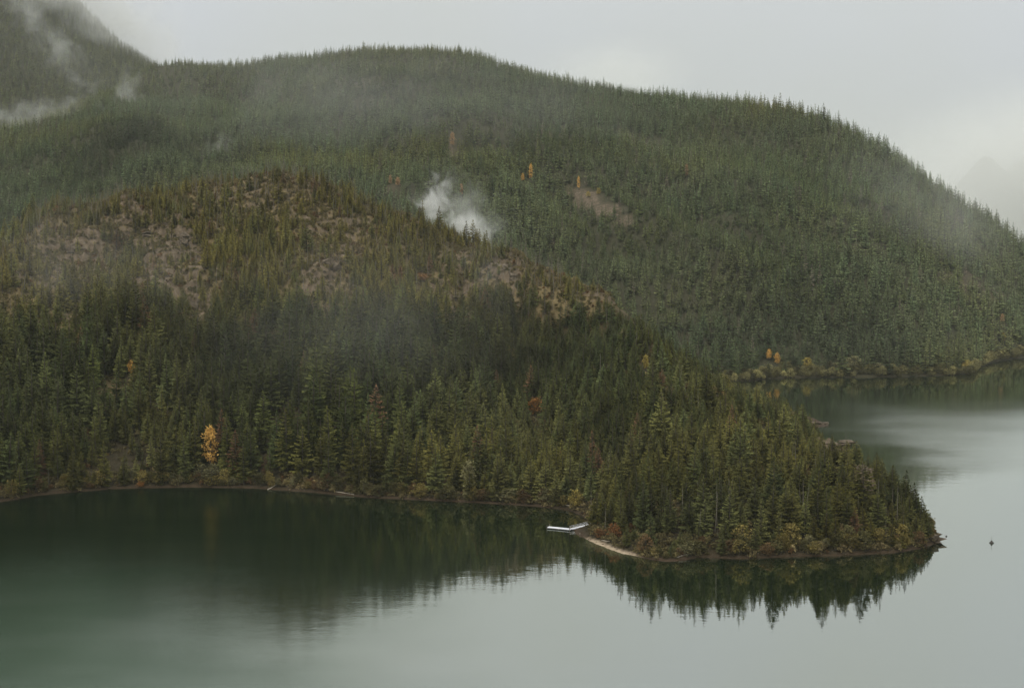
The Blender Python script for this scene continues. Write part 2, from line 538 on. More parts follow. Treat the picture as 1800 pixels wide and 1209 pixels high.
# the misty mountain behind it and two remote ones
LM = [(-900, -420, 4300), (-300, -330, 4100), (14, -130, 3900), (100, -28, 3800), (140, 18, 3750), (200, 78, 3650), (262, 122, 3550), (340, 175, 3450), (450, 240, 3350)]
ctrl = []
for (u, v, d) in LM:
    c = at(u, v, d)
    ctrl.append(c)
    ctrl.append((c[0] - 60, c[1] - 500, c[2] * 0.62)); ctrl.append((c[0] - 60, c[1] - 1000, max(30, c[2] * 0.25)))
    ctrl.append((c[0] + 150, c[1] + 300, c[2] * 0.72)); ctrl.append((c[0] + 300, c[1] + 800, c[2] * 0.4))
lm_tps = TPS(ctrl, 1000.0)
lx = np.arange(-2400, -300, 16.0); ly = np.arange(2600, 4900, 16.0)
LX, LY = np.meshgrid(lx, ly)
LZ = np.maximum(lm_tps(LX, LY) + 16 * fbm(LX, LY, 260, 81, 4), -20)
LZ = np.minimum(LZ, 900 + 0.1 * (LZ - 900))
me = mesh_np("misty_mountain", np.stack([LX, LY, LZ], -1).reshape(-1, 3), grid_faces(len(lx), len(ly)), [M_FAR], True)
for nm in ("brush", "rock", "bank", "sand"): add_attr(me, nm, np.zeros(LZ.size))
tag(link(bpy.data.objects.new("misty_mountain", me)), "forested mountain shoulder rising into mist", None, None, "structure")


def lm_z(x, y): return bil(lx, ly, LZ, x, y)


def remote(name, label, peaks, d, cx, w, base_v):
    xs = np.linspace(cx - w, cx + w, 90); ys = np.linspace(d - 900, d + 900, 40)
    X, Y = np.meshgrid(xs, ys)
    Z = np.full(X.shape, 0.0)
    for (u, v, rw) in peaks:
        p = at(u, v, d)
        r = np.hypot((X - p[0]) / rw, (Y - p[1]) / 900)
        Z = np.maximum(Z, p[2] * np.clip(1 - r ** 1.1, 0, 1))
    Z = Z + 60 * fbm(X, Y, 400, 91, 5) * sstep(0, 200, Z) - 10
    me = mesh_np(name, np.stack([X, Y, Z], -1).reshape(-1, 3), grid_faces(90, 40), [M_FAR], True)
    for nm in ("brush", "rock", "bank", "sand"): add_attr(me, nm, np.zeros(Z.size))
    tag(link(bpy.data.objects.new(name, me)), label, None, None, "structure")


remote("remote_mountain", "faint far mountain showing through cloud beyond the sloping ridge", [(1735, 268, 620), (1840, 240, 900), (1680, 330, 500)], 9500, at(1760, 300, 9500)[0], 2200, 430)
remote("remote_peak", "small pale peak showing over the ridge through cloud", [(1066, 130, 900), (1100, 150, 900)], 9500, at(1070, 140, 9500)[0], 1700, 160)

# ------------------------------------------------------------------ lake
wx = np.unique(np.concatenate([np.linspace(-14000, -420, 20), np.arange(-420, -20, 6.0), np.arange(-20, 110, 1.5), np.arange(110, 240, 4.0), np.linspace(240, 14000, 30)]))
wy = np.unique(np.concatenate([np.linspace(-600, 480, 8), np.arange(480, 640, 1.5), np.arange(640, 1300, 8.0), np.linspace(1300, 14000, 30)]))
WX, WY = np.meshgrid(wx, wy)
ins = (WX > gx[0]) & (WX < gx[-1]) & (WY > gy[0]) & (WY < gy[-1])
dep = np.where(ins, -near_z(WX, WY), 14.0)
insf = (WX > hx[0]) & (WX < hx[-1]) & (WY > hy[0]) & (WY < hy[-1])
dep = np.where(insf, np.minimum(dep, -far_z(WX, WY)), dep)
me = mesh_np("lake_water", np.stack([WX, WY, 0 * WX], -1).reshape(-1, 3), grid_faces(len(wx), len(wy)), [], True)
add_attr(me, "depth", np.clip(dep, 0, 14))
m, n, l, b = new_mat("glacial_water")
n.remove(b)
g = n.new("ShaderNodeNewGeometry"); P = g.outputs["Position"]
sepp = n.new("ShaderNodeSeparateXYZ"); l.new(P, sepp.inputs[0])


def mapr(val, a, b_, c=0.0, d=1.0, smooth=True):
    q = n.new("ShaderNodeMapRange")
    if smooth: q.interpolation_type = 'SMOOTHSTEP'
    q.inputs[1].default_value = a; q.inputs[2].default_value = b_; q.inputs[3].default_value = c; q.inputs[4].default_value = d
    l.new(val, q.inputs[0]); return q.outputs[0]


def mth(op, a, b_=None, c=None):
    q = n.new("ShaderNodeMath"); q.operation = op
    for i, v in enumerate((a, b_, c)):
        if v is None: continue
        if hasattr(v, "is_output"): l.new(v, q.inputs[i])
        else: q.inputs[i].default_value = v
    return q.outputs[0]


big = noise_node(n, l, 0.006, 3, 0.5, P)
mp = n.new("ShaderNodeMapping"); mp.inputs["Scale"].default_value = (0.35, 1.0, 1.0)
mp.inputs["Rotation"].default_value = (0, 0, 0.25)
l.new(P, mp.inputs["Vector"])
streak = noise_node(n, l, 0.016, 4, 0.55, mp.outputs[0])
warp = mth('MULTIPLY', mth('SUBTRACT', big.outputs[0], 0.5), 160.0)
xw = mth('ADD', sepp.outputs[0], warp)
yw = mth('ADD', sepp.outputs[1], warp)
wind_w = mapr(xw, 5.0, -150.0)
wind_f = mth('MULTIPLY', mth('MULTIPLY', mapr(yw, 680.0, 800.0), mapr(yw, 1260.0, 880.0)), mapr(xw, 172.0, 250.0))
gust = mapr(streak.outputs[0], 0.3, 0.62, 0.85, 1.0)
wind_w = mth('MULTIPLY', wind_w, gust)
wind_f = mth('MULTIPLY', wind_f, gust)
wind = mth('MAXIMUM', wind_w, wind_f)
rough = mth('ADD', mth('MULTIPLY_ADD', wind_w, 0.10, 0.004), mth('MULTIPLY', wind_f, 0.21))
# ripples: short crossing wavelets in metres
mp2 = n.new("ShaderNodeMapping"); mp2.inputs["Scale"].default_value = (0.55, 1.0, 1.0); mp2.inputs["Rotation"].default_value = (0, 0, -0.2)
l.new(P, mp2.inputs["Vector"])
rip = noise_node(n, l, 0.55, 3, 0.55, mp2.outputs[0])
rip2 = noise_node(n, l, 0.12, 2, 0.5, mp2.outputs[0])
fine = noise_node(n, l, 1.5, 3, 0.6, mp2.outputs[0])
calm = mth('SUBTRACT', 1.0, mth('MULTIPLY', wind_w, 0.92))
hgt = mth('ADD', mth('MULTIPLY', mth('MULTIPLY_ADD', rip.outputs[0], 0.5, mth('MULTIPLY', rip2.outputs[0], 1.2)), calm), mth('MULTIPLY', mth('MULTIPLY', fine.outputs[0], 1.1), wind_w))
bp = n.new("ShaderNodeBump"); bp.inputs["Strength"].default_value = 1.0
l.new(mth('MULTIPLY_ADD', wind, 0.02, 0.022), bp.inputs["Distance"])
l.new(hgt, bp.inputs["Height"])
gl = n.new("ShaderNodeBsdfGlossy"); gl.inputs["Color"].default_value = (0.95, 1.0, 0.96, 1)
# ruffled water mirrors less sky: dimmer, greener reflection painted into the gloss colour
gcol = mixc(n, l, wind_w, (0.97, 1.0, 0.94), (0.19, 0.265, 0.190))
l.new(gcol, gl.inputs["Color"])
l.new(rough, gl.inputs["Roughness"]); l.new(bp.outputs[0], gl.inputs["Normal"])
df = n.new("ShaderNodeBsdfDiffuse"); df.inputs["Color"].default_value = (0.008, 0.017, 0.0065, 1)
tp = n.new("ShaderNodeBsdfTransparent"); tp.inputs[0].default_value = (0.78, 0.88, 0.80, 1)
dp = n.new("ShaderNodeAttribute"); dp.attribute_name = "depth"
op = mth('SUBTRACT', 1.0, mth('POWER', 2.718, mth('MULTIPLY', dp.outputs["Fac"], -0.75)))
m1 = n.new("ShaderNodeMixShader"); l.new(op, m1.inputs[0]); l.new(tp.outputs[0], m1.inputs[1]); l.new(df.outputs[0], m1.inputs[2])
fr = n.new("ShaderNodeFresnel"); fr.inputs["IOR"].default_value = 1.33
frp = mth('POWER', fr.outputs[0], 0.38)
m2 = n.new("ShaderNodeMixShader"); l.new(frp, m2.inputs[0]); l.new(m1.outputs[0], m2.inputs[1]); l.new(gl.outputs[0], m2.inputs[2])
l.new(m2.outputs[0], n["Material Output"].inputs[0])
me.materials.append(m)
tag(link(bpy.data.objects.new("lake_water", me)), "still emerald lake water", None, None, "structure")
# lake bed, one sheet to the horizon under everything
bm_ = mesh_np("lake_bed", [(-16000, -900, -15), (16000, -900, -15), (16000, 16000, -15), (-16000, 16000, -15)], [[0, 1, 2, 3]],
              [plain_mat("lake_silt", (0.06, 0.07, 0.055), (0.10, 0.11, 0.09), 0.05)])
tag(link(bpy.data.objects.new("lake_bed", bm_)), "silty bed of the lake", None, None, "structure")


# ------------------------------------------------------------------ plant prototypes (mesh data shared by all copies)
def tube(vl, fl, pts, rad, sides=5):
    base = len(vl)
    for p, r in zip(pts, rad):
        for k in range(sides):
            a = 2 * math.pi * k / sides
            vl.append((p[0] + r * math.cos(a), p[1] + r * math.sin(a), p[2]))
    for i in range(len(pts) - 1):
        for k in range(sides):
            a = base + i * sides + k; b_ = base + i * sides + (k + 1) % sides
            fl.append([a, b_, b_ + sides, a + sides])


def conifer(seed, H=20.0, width=0.15, whorls=22, per=7, h0=0.08, droop=0.35, fine=True, gaps=0.0):
    r = np.random.default_rng(seed)
    tv, tf, cv, cf = [], [], [], []
    lean = r.normal(0, 0.008, 2) * H
    ax = lambda t: np.array([lean[0] * t * t, lean[1] * t * t, H * t])
    tube(tv, tf, [ax(t) + (np.array([0, 0, -1.5]) if t == 0 else 0) for t in (0, 0.3, 0.65, 0.97)], [0.017 * H, 0.012 * H, 0.007 * H, 0.002 * H], 6)
    for i in range(whorls):
        t = i / (whorls - 1)
        h = h0 + (0.985 - h0) * t ** 0.93
        env = width * H * (1 - t) ** 0.82 * min(1.0, 0.62 + 2.6 * t) + 0.012 * H
        k = max(3, int(round(per * (0.55 + 0.45 * (1 - t)))))
        a0 = r.uniform(0, 6.28)
        for j in range(k):
            if r.random() < gaps: continue
            az = a0 + 6.283 * j / k + r.normal(0, 0.22)
            L = env * r.uniform(0.62, 1.18)
            o = ax(h) + np.array([0, 0, r.normal(0, 0.012) * H])
            d = np.array([math.cos(az), math.sin(az), 0]); s = np.array([-d[1], d[0], 0])
            dr = droop * r.uniform(0.6, 1.3) * (1.15 - 0.9 * t) - 0.35 * t
            P_ = lambda q: o + d * L * q + np.array([0, 0, -dr * L * q + 0.22 * L * q * q])
            if fine:
                w = L * 0.30 + 0.10
                for q in (0.12, 0.40, 0.66):
                    wq = w * (1.12 - q) * r.uniform(0.75, 1.25)
                    q2 = min(1.0, q + 0.46)
                    for sg in (-1, 1):
                        b0 = len(cv)
                        cv.append(P_(q)); cv.append(P_(q2) + np.array([0, 0, 0.02 * L]))
                        cv.append(P_(q + 0.34) + s * sg * wq + np.array([0, 0, -0.16 * L * r.uniform(0.4, 1.5)]))
                        cf.append([b0, b0 + 1, b0 + 2] if sg > 0 else [b0, b0 + 2, b0 + 1])
                b0 = len(cv)   # hanging twigs under the branch
                cv += [P_(0.3), P_(0.95), P_(0.6) + np.array([0, 0, -0.22 * L - 0.1])]
                cf.append([b0, b0 + 1, b0 + 2])
            else:
                w = L * 0.42 + 0.12
                b0 = len(cv)
                cv += [P_(0.0), P_(0.6) + s * w * r.uniform(.7, 1.2) - np.array([0, 0, 0.14 * L]), P_(1.0), P_(0.55) - s * w * r.uniform(.7, 1.2) - np.array([0, 0, 0.14 * L])]
                cf += [[b0, b0 + 1, b0 + 2], [b0, b0 + 2, b0 + 3]]
    b0 = len(cv)  # leader shoot
    tp_ = ax(1.0)
    cv += [tp_ + np.array([0, 0, 0.02 * H]), tp_ + np.array([0.02 * H, 0, -0.05 * H]), tp_ + np.array([-0.012 * H, 0.016 * H, -0.05 * H]), tp_ + np.array([-0.012 * H, -0.016 * H, -0.05 * H])]
    cf += [[b0, b0 + 1, b0 + 2], [b0, b0 + 2, b0 + 3], [b0, b0 + 3, b0 + 1]]
    return tv, tf, cv, cf


def broadleaf(seed, H=8.0, W=3.2, clumps=46, leaves=11, h0=0.18, top=0.0, leaf=0.42):
    r = np.random.default_rng(seed)
    tv, tf, cv, cf = [], [], [], []
    tube(tv, tf, [(0, 0, -0.8), (r.normal(0, .1), r.normal(0, .1), H * 0.4), (r.normal(0, .2), r.normal(0, .2), H * 0.8)], [0.022 * H, 0.016 * H, 0.006 * H], 5)
    for k in range(clumps):
        t = r.random() ** 0.9
        z = H * (h0 + (1 - h0) * t)
        rr = W * math.sin(math.pi * (0.16 + 0.80 * t)) ** (0.8 + top) * (0.35 + 0.65 * r.random() ** 0.5) * (1 - top * t * 0.6)
        a = r.uniform(0, 6.283)
        c = np.array([rr * math.cos(a), rr * math.sin(a), z])
        if k % 5 == 0:
            tube(tv, tf, [(0, 0, z * 0.62), tuple(c * np.array([.55, .55, 1]) * np.array([1, 1, .9])), tuple(c)], [0.010 * H, 0.006 * H, 0.002 * H], 4)
        cs = W * r.uniform(0.16, 0.34)
        for q in range(leaves):
            p = c + r.normal(0, cs, 3) * np.array([1, 1, 0.6])
            nrm = r.normal(0, 1, 3); nrm[2] = abs(nrm[2]) + 0.4; nrm /= np.linalg.norm(nrm)
            t1 = np.cross(nrm, r.normal(0, 1, 3)); t1 /= np.linalg.norm(t1); t2 = np.cross(nrm, t1)
            s = leaf * r.uniform(0.6, 1.4)
            b0 = len(cv)
            cv += [p + t1 * s, p + t2 * s * 0.6, p - t1 * s, p - t2 * s * 0.6]
            cf.append([b0, b0 + 1, b0 + 2, b0 + 3])
    return tv, tf, cv, cf


def snag(seed, H=14.0):
    r = np.random.default_rng(seed)
    tv, tf = [], []
    lx_, ly_ = r.normal(0, 0.03, 2) * H
    tube(tv, tf, [(0, 0, -1), (lx_ * .4, ly_ * .4, H * .5), (lx_, ly_, H)], [0.013 * H, 0.009 * H, 0.003 * H], 5)
    for k in range(14):
        h = r.uniform(0.25, 0.95); a = r.uniform(0, 6.28); L = H * 0.10 * (1.15 - h) * r.uniform(0.5, 1.6)
        o = np.array([lx_ * h, ly_ * h, H * h])
        tube(tv, tf, [o, o + np.array([math.cos(a) * L, math.sin(a) * L, r.uniform(-.35, .25) * L])], [0.0035 * H, 0.0012 * H], 3)
    return tv, tf


PROTO = {}


def two_part(key, data, trunk_m, crown_m):
    tv, tf, cv, cf = data
    t = mesh_np(key + "_trunk", tv, tf, [trunk_m])
    c = mesh_np(key + "_crown", cv, cf, [crown_m])
    me = bpy.data.meshes.new(key + "_whole")
    nv_ = len(tv)
    me.from_pydata([tuple(p) for p in tv] + [tuple(p) for p in cv], [], tf + [[i + nv_ for i in f] for f in cf])
    me.materials.append(trunk_m); me.materials.append(crown_m)
    me.polygons.foreach_set("material_index", np.array([0] * len(tf) + [1] * len(cf), np.int32))
    PROTO[key] = (t, c, me)


for i in range(7):
    two_part(f"fir{i}", conifer(100 + i, 20, [.215, .175, .245, .150, .225, .130, .195][i], [24, 22, 25, 20, 23, 18, 21][i], 8, [.06, .10, .05, .16, .08, .28, .12][i],
                                [.42, .34, .5, .3, .38, .25, .45][i], True, [.05, .10, .03, .14, .06, .22, .12][i]), M_BARK, M_NEEDLE)
for i in range(5):
    two_part(f"distant_fir{i}", conifer(200 + i, 20, [.255, .215, .28, .195, .235][i], [13, 12, 14, 11, 12][i], 6, [.05, .10, .05, .16, .1][i], .4, False, .05), M_BARK, M_NEEDLE)
for i in range(4):
    two_part(f"bush{i}", broadleaf(300 + i, [6.5, 8, 5, 7][i], [2.8, 2.6, 2.7, 2.3][i], 50, 12, .12, 0, .36), M_BARK, M_LEAF)
for i in range(3):
    two_part(f"maple{i}", broadleaf(320 + i, [15, 11, 13][i], [3.2, 2.8, 2.7][i], 62, 15, .20, .30, .46), M_BARK, M_LEAF)
for i in range(3):
    two_part(f"shrub{i}", broadleaf(340 + i, [1.5, 1.2, 1.8][i], [1.3, 1.5, 1.1][i], 16, 8, .05, 0, .30), M_BARK, M_LEAF)
SNAGS = [mesh_np(f"snag{i}", *snag(360 + i, 14), [M_SNAG]) for i in range(4)]


def instancer(name, keys, pos, scl, rot, pid, tint, label, cat):
    """one object of kind stuff: the plants past the ones built singly"""
    coll = bpy.data.collections.new(name + "_kinds")
    for i, k in enumerate(keys):
        o = bpy.data.objects.new(f"{name}_kind_{chr(97 + i)}", PROTO[k][2] if isinstance(k, str) else k)
        coll.objects.link(o)
    me = bpy.data.meshes.new(name)
    pos = np.asarray(pos, np.float32)
    me.vertices.add(len(pos)); me.vertices.foreach_set("co", pos.ravel())
    add_attr(me, "size", scl, 'FLOAT_VECTOR'); add_attr(me, "turn", rot, 'FLOAT_VECTOR')
    a = me.attributes.new("pick", 'INT', 'POINT'); a.data.foreach_set("value", np.asarray(pid, np.int32))
    add_attr(me, "tint", np.hstack([tint, np.ones((len(tint), 1))]), 'FLOAT_COLOR')
    o = link(bpy.data.objects.new(name, me))
    ng = bpy.data.node_groups.new(name + "_scatter", 'GeometryNodeTree')
    ng.interface.new_socket("Geometry", in_out='INPUT', socket_type='NodeSocketGeometry')
    ng.interface.new_socket("Geometry", in_out='OUTPUT', socket_type='NodeSocketGeometry')
    N, L_ = ng.nodes, ng.links
    gi = N.new("NodeGroupInput"); go = N.new("NodeGroupOutput")
    ci = N.new("GeometryNodeCollectionInfo"); ci.inputs[0].default_value = coll
    ci.inputs[1].default_value = True; ci.inputs[2].default_value = True
    ip = N.new("GeometryNodeInstanceOnPoints")

    def nat(nm, typ):
        q = N.new("GeometryNodeInputNamedAttribute"); q.data_type = typ; q.inputs[0].default_value = nm
        return q.outputs[0]
    L_.new(gi.outputs[0], ip.inputs["Points"]); L_.new(ci.outputs[0], ip.inputs["Instance"])
    ip.inputs["Pick Instance"].default_value = True
    L_.new(nat("pick", 'INT'), ip.inputs["Instance Index"])
    er = N.new("FunctionNodeEulerToRotation"); L_.new(nat("turn", 'FLOAT_VECTOR'), er.inputs[0]); L_.new(er.outputs[0], ip.inputs["Rotation"])
    L_.new(nat("size", 'FLOAT_VECTOR'), ip.inputs["Scale"])
    L_.new(ip.outputs[0], go.inputs[0])
    md = o.modifiers.new("scatter", 'NODES'); md.node_group = ng
    return tag(o, label, cat, None, "stuff")


# ------------------------------------------------------------------ near forest: positions, then the 300 that show largest become things
def jitter(x0, x1, y0, y1, s, r):
    X, Y = np.meshgrid(np.arange(x0, x1, s), np.arange(y0, y1, s))
    return (X + r.uniform(-.48, .48, X.shape) * s).ravel(), (Y + r.uniform(-.48, .48, X.shape) * s).ravel()


DARK = np.array([0.036, 0.041, 0.010]); OLIVE = np.array([0.115, 0.097, 0.020]); GREY = np.array([0.066, 0.074, 0.028]); BLUE = np.array([0.036, 0.054, 0.020]); RUST = np.array([0.11, 0.065, 0.03])


def conifer_tint(r, k, oliveness, greyness):
    a = r.random((k, 1)); o = np.reshape(oliveness, (-1, 1)); g_ = np.reshape(greyness, (-1, 1))
    t = DARK * (1 - o) + OLIVE * o
    t = t * (1 - g_) + GREY * g_
    t = np.where(a < 0.25, t * 0.6 + BLUE * 0.4, t)
    return t * r.lognormal(0, 0.31, (k, 1))


r = np.random.default_rng(5)
YEL = np.array([0.22, 0.175, 0.055]); OLV = np.array([0.105, 0.095, 0.038]); PALE = np.array([0.19, 0.175, 0.085]); BRN = np.array([0.15, 0.095, 0.045])
def depth_on(u, v, lo, hi, ground, lift=0.0):
    """depth at which the view ray through a pixel meets the ground (+lift)"""
    dd = np.linspace(lo, hi, 600)
    rr = ray(u, v)
    P_ = CAM[None] + rr[None] * (dd / rr[1])[:, None]
    g_ = ground(P_[:, 0], P_[:, 1]) + lift
    hit = np.where(P_[:, 2] <= g_)[0]
    return float(dd[hit[0]]) if len(hit) else hi


GOLD = np.array([0.66, 0.40, 0.11]); ORNG = np.array([0.28, 0.135, 0.042]); LEM = np.array([0.42, 0.33, 0.09]); RED = np.array([0.17, 0.078, 0.030]); PEACH = np.array([0.40, 0.26, 0.14])
NEAR_LEAFY = [
    ("golden_maple", "maple0", 370, 830, 0, 22, GOLD, "tall golden maple with thin lower crown rising from the dark shore", "tree", .75),
    ("golden_maple", "maple1", 231, 650, 0, 9, GOLD, "small golden maple above the ochre scree patch on the near slope", "tree", .8),
    ("golden_maple", "bush1", 306, 615, 0, 7, GOLD, "golden maple top showing between dark firs uphill of the tall one", "tree", .6),
    ("yellow_shrub", "bush0", 62, 686, 0, 5, LEM, "tiny lemon shrub among firs near the dark inlet", "shrub", .5),
    ("ochre_shrub", "bush1", 135, 705, 0, 7, LEM * .7, "ochre shrub beside the bare scree patch", "shrub", 1.2),
    ("orange_shrub", "bush0", 942, 716, 0, 8, ORNG, "orange bush amid dark firs in mid slope", "shrub", 1.1),
    ("pale_maple", "maple2", 824, 868, 0, 15, PALE * 1.25, "tall pale green maple leaning over the cove shore", "tree", 1.0),
    ("pale_maple", "maple1", 372, 852, 0, 10, PALE * .8, "green lower maple growing under the tall golden one", "tree", 1.2),
    ("pale_maple", "bush1", 1012, 894, 0, 8, LEM * .75, "rounded yellow green shrub at the cove head by the dock", "shrub", 1.0),
    ("mossy_shrub", "bush0", 960, 886, 0, 6.5, PALE * .8, "broad mossy shrub over the pale shore log", "shrub", 1.4),
    ("mossy_shrub", "bush2", 890, 882, 0, 5.5, PALE * .8, "low mossy shrub hanging over the cove bank", "shrub", 1.4),
    ("red_shrub", "bush2", 1080, 946, 0, 5.5, RED, "red leaved shrub behind the sand spit", "shrub", .9),
    ("red_shrub", "bush2", 1054, 946, 0, 3.6, RED * .8 + BRN * .3, "smaller dull red shrub nearer the dock", "shrub", .9),
    ("yellow_shrub", "bush1", 1305, 962, 0, 8, YEL * 1.25, "large yellow leaved bush on the point shore", "shrub", 1.2),
    ("yellow_shrub", "bush3", 1390, 962, 0, 8.5, YEL, "tall olive yellow bush under the point firs", "shrub", 1.2),
    ("yellow_shrub", "bush3", 1490, 962, 0, 7.5, OLV * 1.3, "olive bush with upright stems below the reddish cleft", "shrub", 1.1),
    ("yellow_shrub", "bush0", 1545, 956, 0, 5.5, YEL, "rusty yellow bush on the bank near the outer point", "shrub", 1.2),
    ("yellow_maple", "maple1", 1135, 640, 0, 9, LEM * .9, "small yellow maple high on the shoulder of the peninsula", "tree", .7),
    ("yellow_maple", "maple1", 1162, 708, 0, 9, PALE * 1.3, "pale yellow maple among olive firs of the shoulder", "tree", .6),
    ("orange_shrub", "bush2", 742, 488, 0, 5, ORNG * .7 + BRN * .4, "dull orange brush clump below the skyline firs", "shrub", 1.3),
    ("orange_shrub", "bush2", 247, 858, 0, 2.6, ORNG, "small orange shrub at the waterline of the dark shore", "shrub", 1.2),
    ("yellow_maple", "maple2", 690, 575, 0, 8, LEM * .55, "thin dull yellow maple in the misty mid slope", "tree", .6),
]
FAR_LEAFY = [
    ("golden_maple", "maple0", 933, 305, 22, GOLD, "brightest golden maple on the far hill above the spur", "tree", .55),
    ("golden_maple", "maple1", 919, 313, 12, GOLD * .85, "lower golden maple just beside the brightest one on the far hill", "tree", .7),
    ("golden_maple", "maple0", 1017, 324, 17, GOLD * .95, "narrow golden maple at the top of the brown clearing", "tree", .5),
    ("peach_maple", "maple2", 811, 336, 15, PEACH, "peach coloured maple behind the rising mist plume", "tree", .7),
    ("peach_maple", "maple1", 699, 321, 12, PEACH, "peach maple above the near crest, the yellower of a pair", "tree", .9),
    ("peach_maple", "maple1", 686, 318, 13, PEACH * .8, "peach maple above the near crest, the browner of a pair", "tree", .6),
    ("peach_maple", "maple0", 795, 248, 20, PEACH * .9, "peach maple beside a bare strip high on the far hill", "tree", .8),
    ("peach_maple", "maple0", 1207, 302, 18, PEACH * .7, "dull peach maple alone in the dark far forest", "tree", .6),
    ("golden_maple", "maple1", 1352, 632, 11, GOLD * .9, "golden maple on the far shore by the channel mouth", "tree", .8),
    ("golden_maple", "maple1", 1366, 641, 12, GOLD * .8, "second golden maple lower on the far shore", "tree", .8),
    ("pale_shrub", "bush1", 1418, 648, 11, LEM * .75, "rounded pale green shrub at the far waterline", "shrub", 1.3),
    ("pale_shrub", "bush1", 1500, 648, 13, PALE, "largest pale shrub in the middle of the far shore", "shrub", 1.5),
    ("pale_shrub", "bush0", 1470, 652, 8, PALE * .8, "low pale shrub between the two larger far shore shrubs", "shrub", 1.6),
    ("pale_shrub", "bush0", 1545, 653, 8, PALE * .7, "dim pale shrub trailing along the far shore", "shrub", 1.6),
    ("pale_shrub", "bush2", 1697, 646, 8, LEM * .8, "pale yellow shrub on the far shore corner", "shrub", 1.3),
    ("peach_maple", "maple1", 1762, 562, 11, PEACH * .9, "peach maple on the slope at the channel bend", "tree", .8),
    ("peach_maple", "maple1", 1763, 603, 12, LEM * .6, "pale maple lower on the slope at the channel bend", "tree", .8),
    ("pale_shrub", "bush1", 1034, 342, 7, LEM * .8, "pale shrub at the upper edge of the brown clearing", "shrub", 1.2),
    ("pale_shrub", "bush1", 1052, 337, 8, LEM * .7, "second pale shrub at the edge of the brown clearing", "shrub", 1.0),
]
LEAFY_SPOTS = []
for (nm, key, u, v, _, hh, col, lab, cat, wd) in NEAR_LEAFY:
    d = depth_on(u, v, 500, 1150, near_z, hh * .45 if v < 720 else 0.0)
    LEAFY_SPOTS.append((u, d, 7 + 2.2 * hh / 2 * wd * 2500 / d / 5, 17 if v < 840 else 9))
for (nm, key, u, v, hh, col, lab, cat, wd) in FAR_LEAFY:
    d = depth_on(u, v, 1150, 3000, far_z, hh * .5 if v < 600 else 1.5)
    LEAFY_SPOTS.append((u, d, 4 + 1.0 * hh * wd * 2500 / d / 6, 34))


def in_sight(u, y):
    """False for trees that would stand right in front of a leafy one"""
    ok = np.ones(len(u), bool)
    for (u0, d0, hw, dd) in LEAFY_SPOTS:
        ok &= ~((abs(u - u0) < hw) & (y < d0 + 3) & (y > d0 - dd))
    return ok


tx, ty = jitter(-385, 190, 500, 1190, 4.7, r)
ts = near_s(tx, ty); tz = near_z(tx, ty)
tu, tvv = proj(tx, ty, tz)
keep = (ts > 1.2) & (tz > 0.5) & (tu > -120) & (tu < 1900) & (tvv < 1000)
rk = masks(tu, tvv, ROCKS); sc_ = np.clip(masks(tu, tvv, SCREE) * (1 + 1.2 * fbm(tx, ty, 12, 57, 2)), 0, 1)
upper = sstep(58, 100, tz) * sstep(1250, 1050, tu)
patch = fbm(tx, ty, 38, 131, 3)
dens = (0.95 - 0.27 * upper) * (1 - 0.74 * np.clip(rk, 0, 1)) * (1 - sstep(0.3, 0.7, sc_)) * np.clip(0.85 + 1.1 * patch, 0.55 - 0.45 * upper, 1) * (1 - 0.12 * sstep(1080, 900, tu) * (1 - upper))
bd = bil(gx, gy, NBEACH, tx, ty)
dens = dens * np.where((bd > 0.3) & (tz < 0.8), 0, 1)
crest_d = np.interp(tu, [c[0] for c in CREST], [c[2] for c in CREST])
keep &= ty < crest_d + np.where(tu > 1150, 400, 70)
keep &= (r.random(len(tx)) < dens) & in_sight(tu, ty) & ~((abs(tu - 1030) < 16) & (ty < 620))
tx, ty, tz, ts, tu, tvv, upper, rk = [a[keep] for a in (tx, ty, tz, ts, tu, tvv, upper, rk)]
k = len(tx)
right = sstep(950, 1250, tu)
stand = fbm(tx, ty, 48, 133, 3)
lowleft = sstep(1080, 900, tu) * (1 - upper)
hgt_ = np.where(r.random(k) < 0.22, r.uniform(7, 14, k), r.normal(20.5, 4.4, k) + 3.0 * lowleft)
hgt_ = hgt_ * (1 + 0.42 * stand)
hgt_ = np.clip(hgt_, 6, 36) * (1 - 0.52 * upper * r.uniform(0.35, 1.15, k)) * (1 - 0.3 * rk)
inner = sstep(1060, 1180, tu) * sstep(16, 34, ts)
hgt_ = np.where(r.random(k) < inner, np.where(r.random(k) < 0.78, r.uniform(7, 13.5, k), r.uniform(15, 22, k)), hgt_ * (1 - 0.18 * right))
hgt_ *= np.where(ts < 8, r.uniform(0.5, 0.95, k), 1.0)
hgt_ *= 1 - 0.35 * sstep(1500, 1640, tu)
hgt_ *= 1 - 0.30 * sstep(840, 930, tu) * sstep(1140, 1060, tu)
SKY = [(-260, 355), (14, 346), (150, 345), (300, 326), (450, 301), (505, 297), (560, 306), (640, 336), (720, 367), (760, 377), (850, 418), (900, 442), (960, 467), (1050, 505), (1110, 548), (1170, 585),
       (1250, 642), (1310, 684), (1400, 706), (1425, 736), (1445, 772), (1500, 783), (1540, 805), (1590, 838), (1630, 900), (1660, 945)]
cap_v = np.interp(tu, [q[0] for q in SKY], [q[1] for q in SKY]) + r.uniform(-14, 30, k)
cap_z = CAM[2] - (cap_v - 440.0) / 2500.0 * ty
hgt_ = np.minimum(hgt_, np.maximum(cap_z - tz, 3.0))
kp = (hgt_ > 4.5) | (r.random(k) < 0.25)
tx, ty, tz, ts, tu, tvv, upper, rk, hgt_ = [a[kp] for a in (tx, ty, tz, ts, tu, tvv, upper, rk, hgt_)]
k = len(tx)
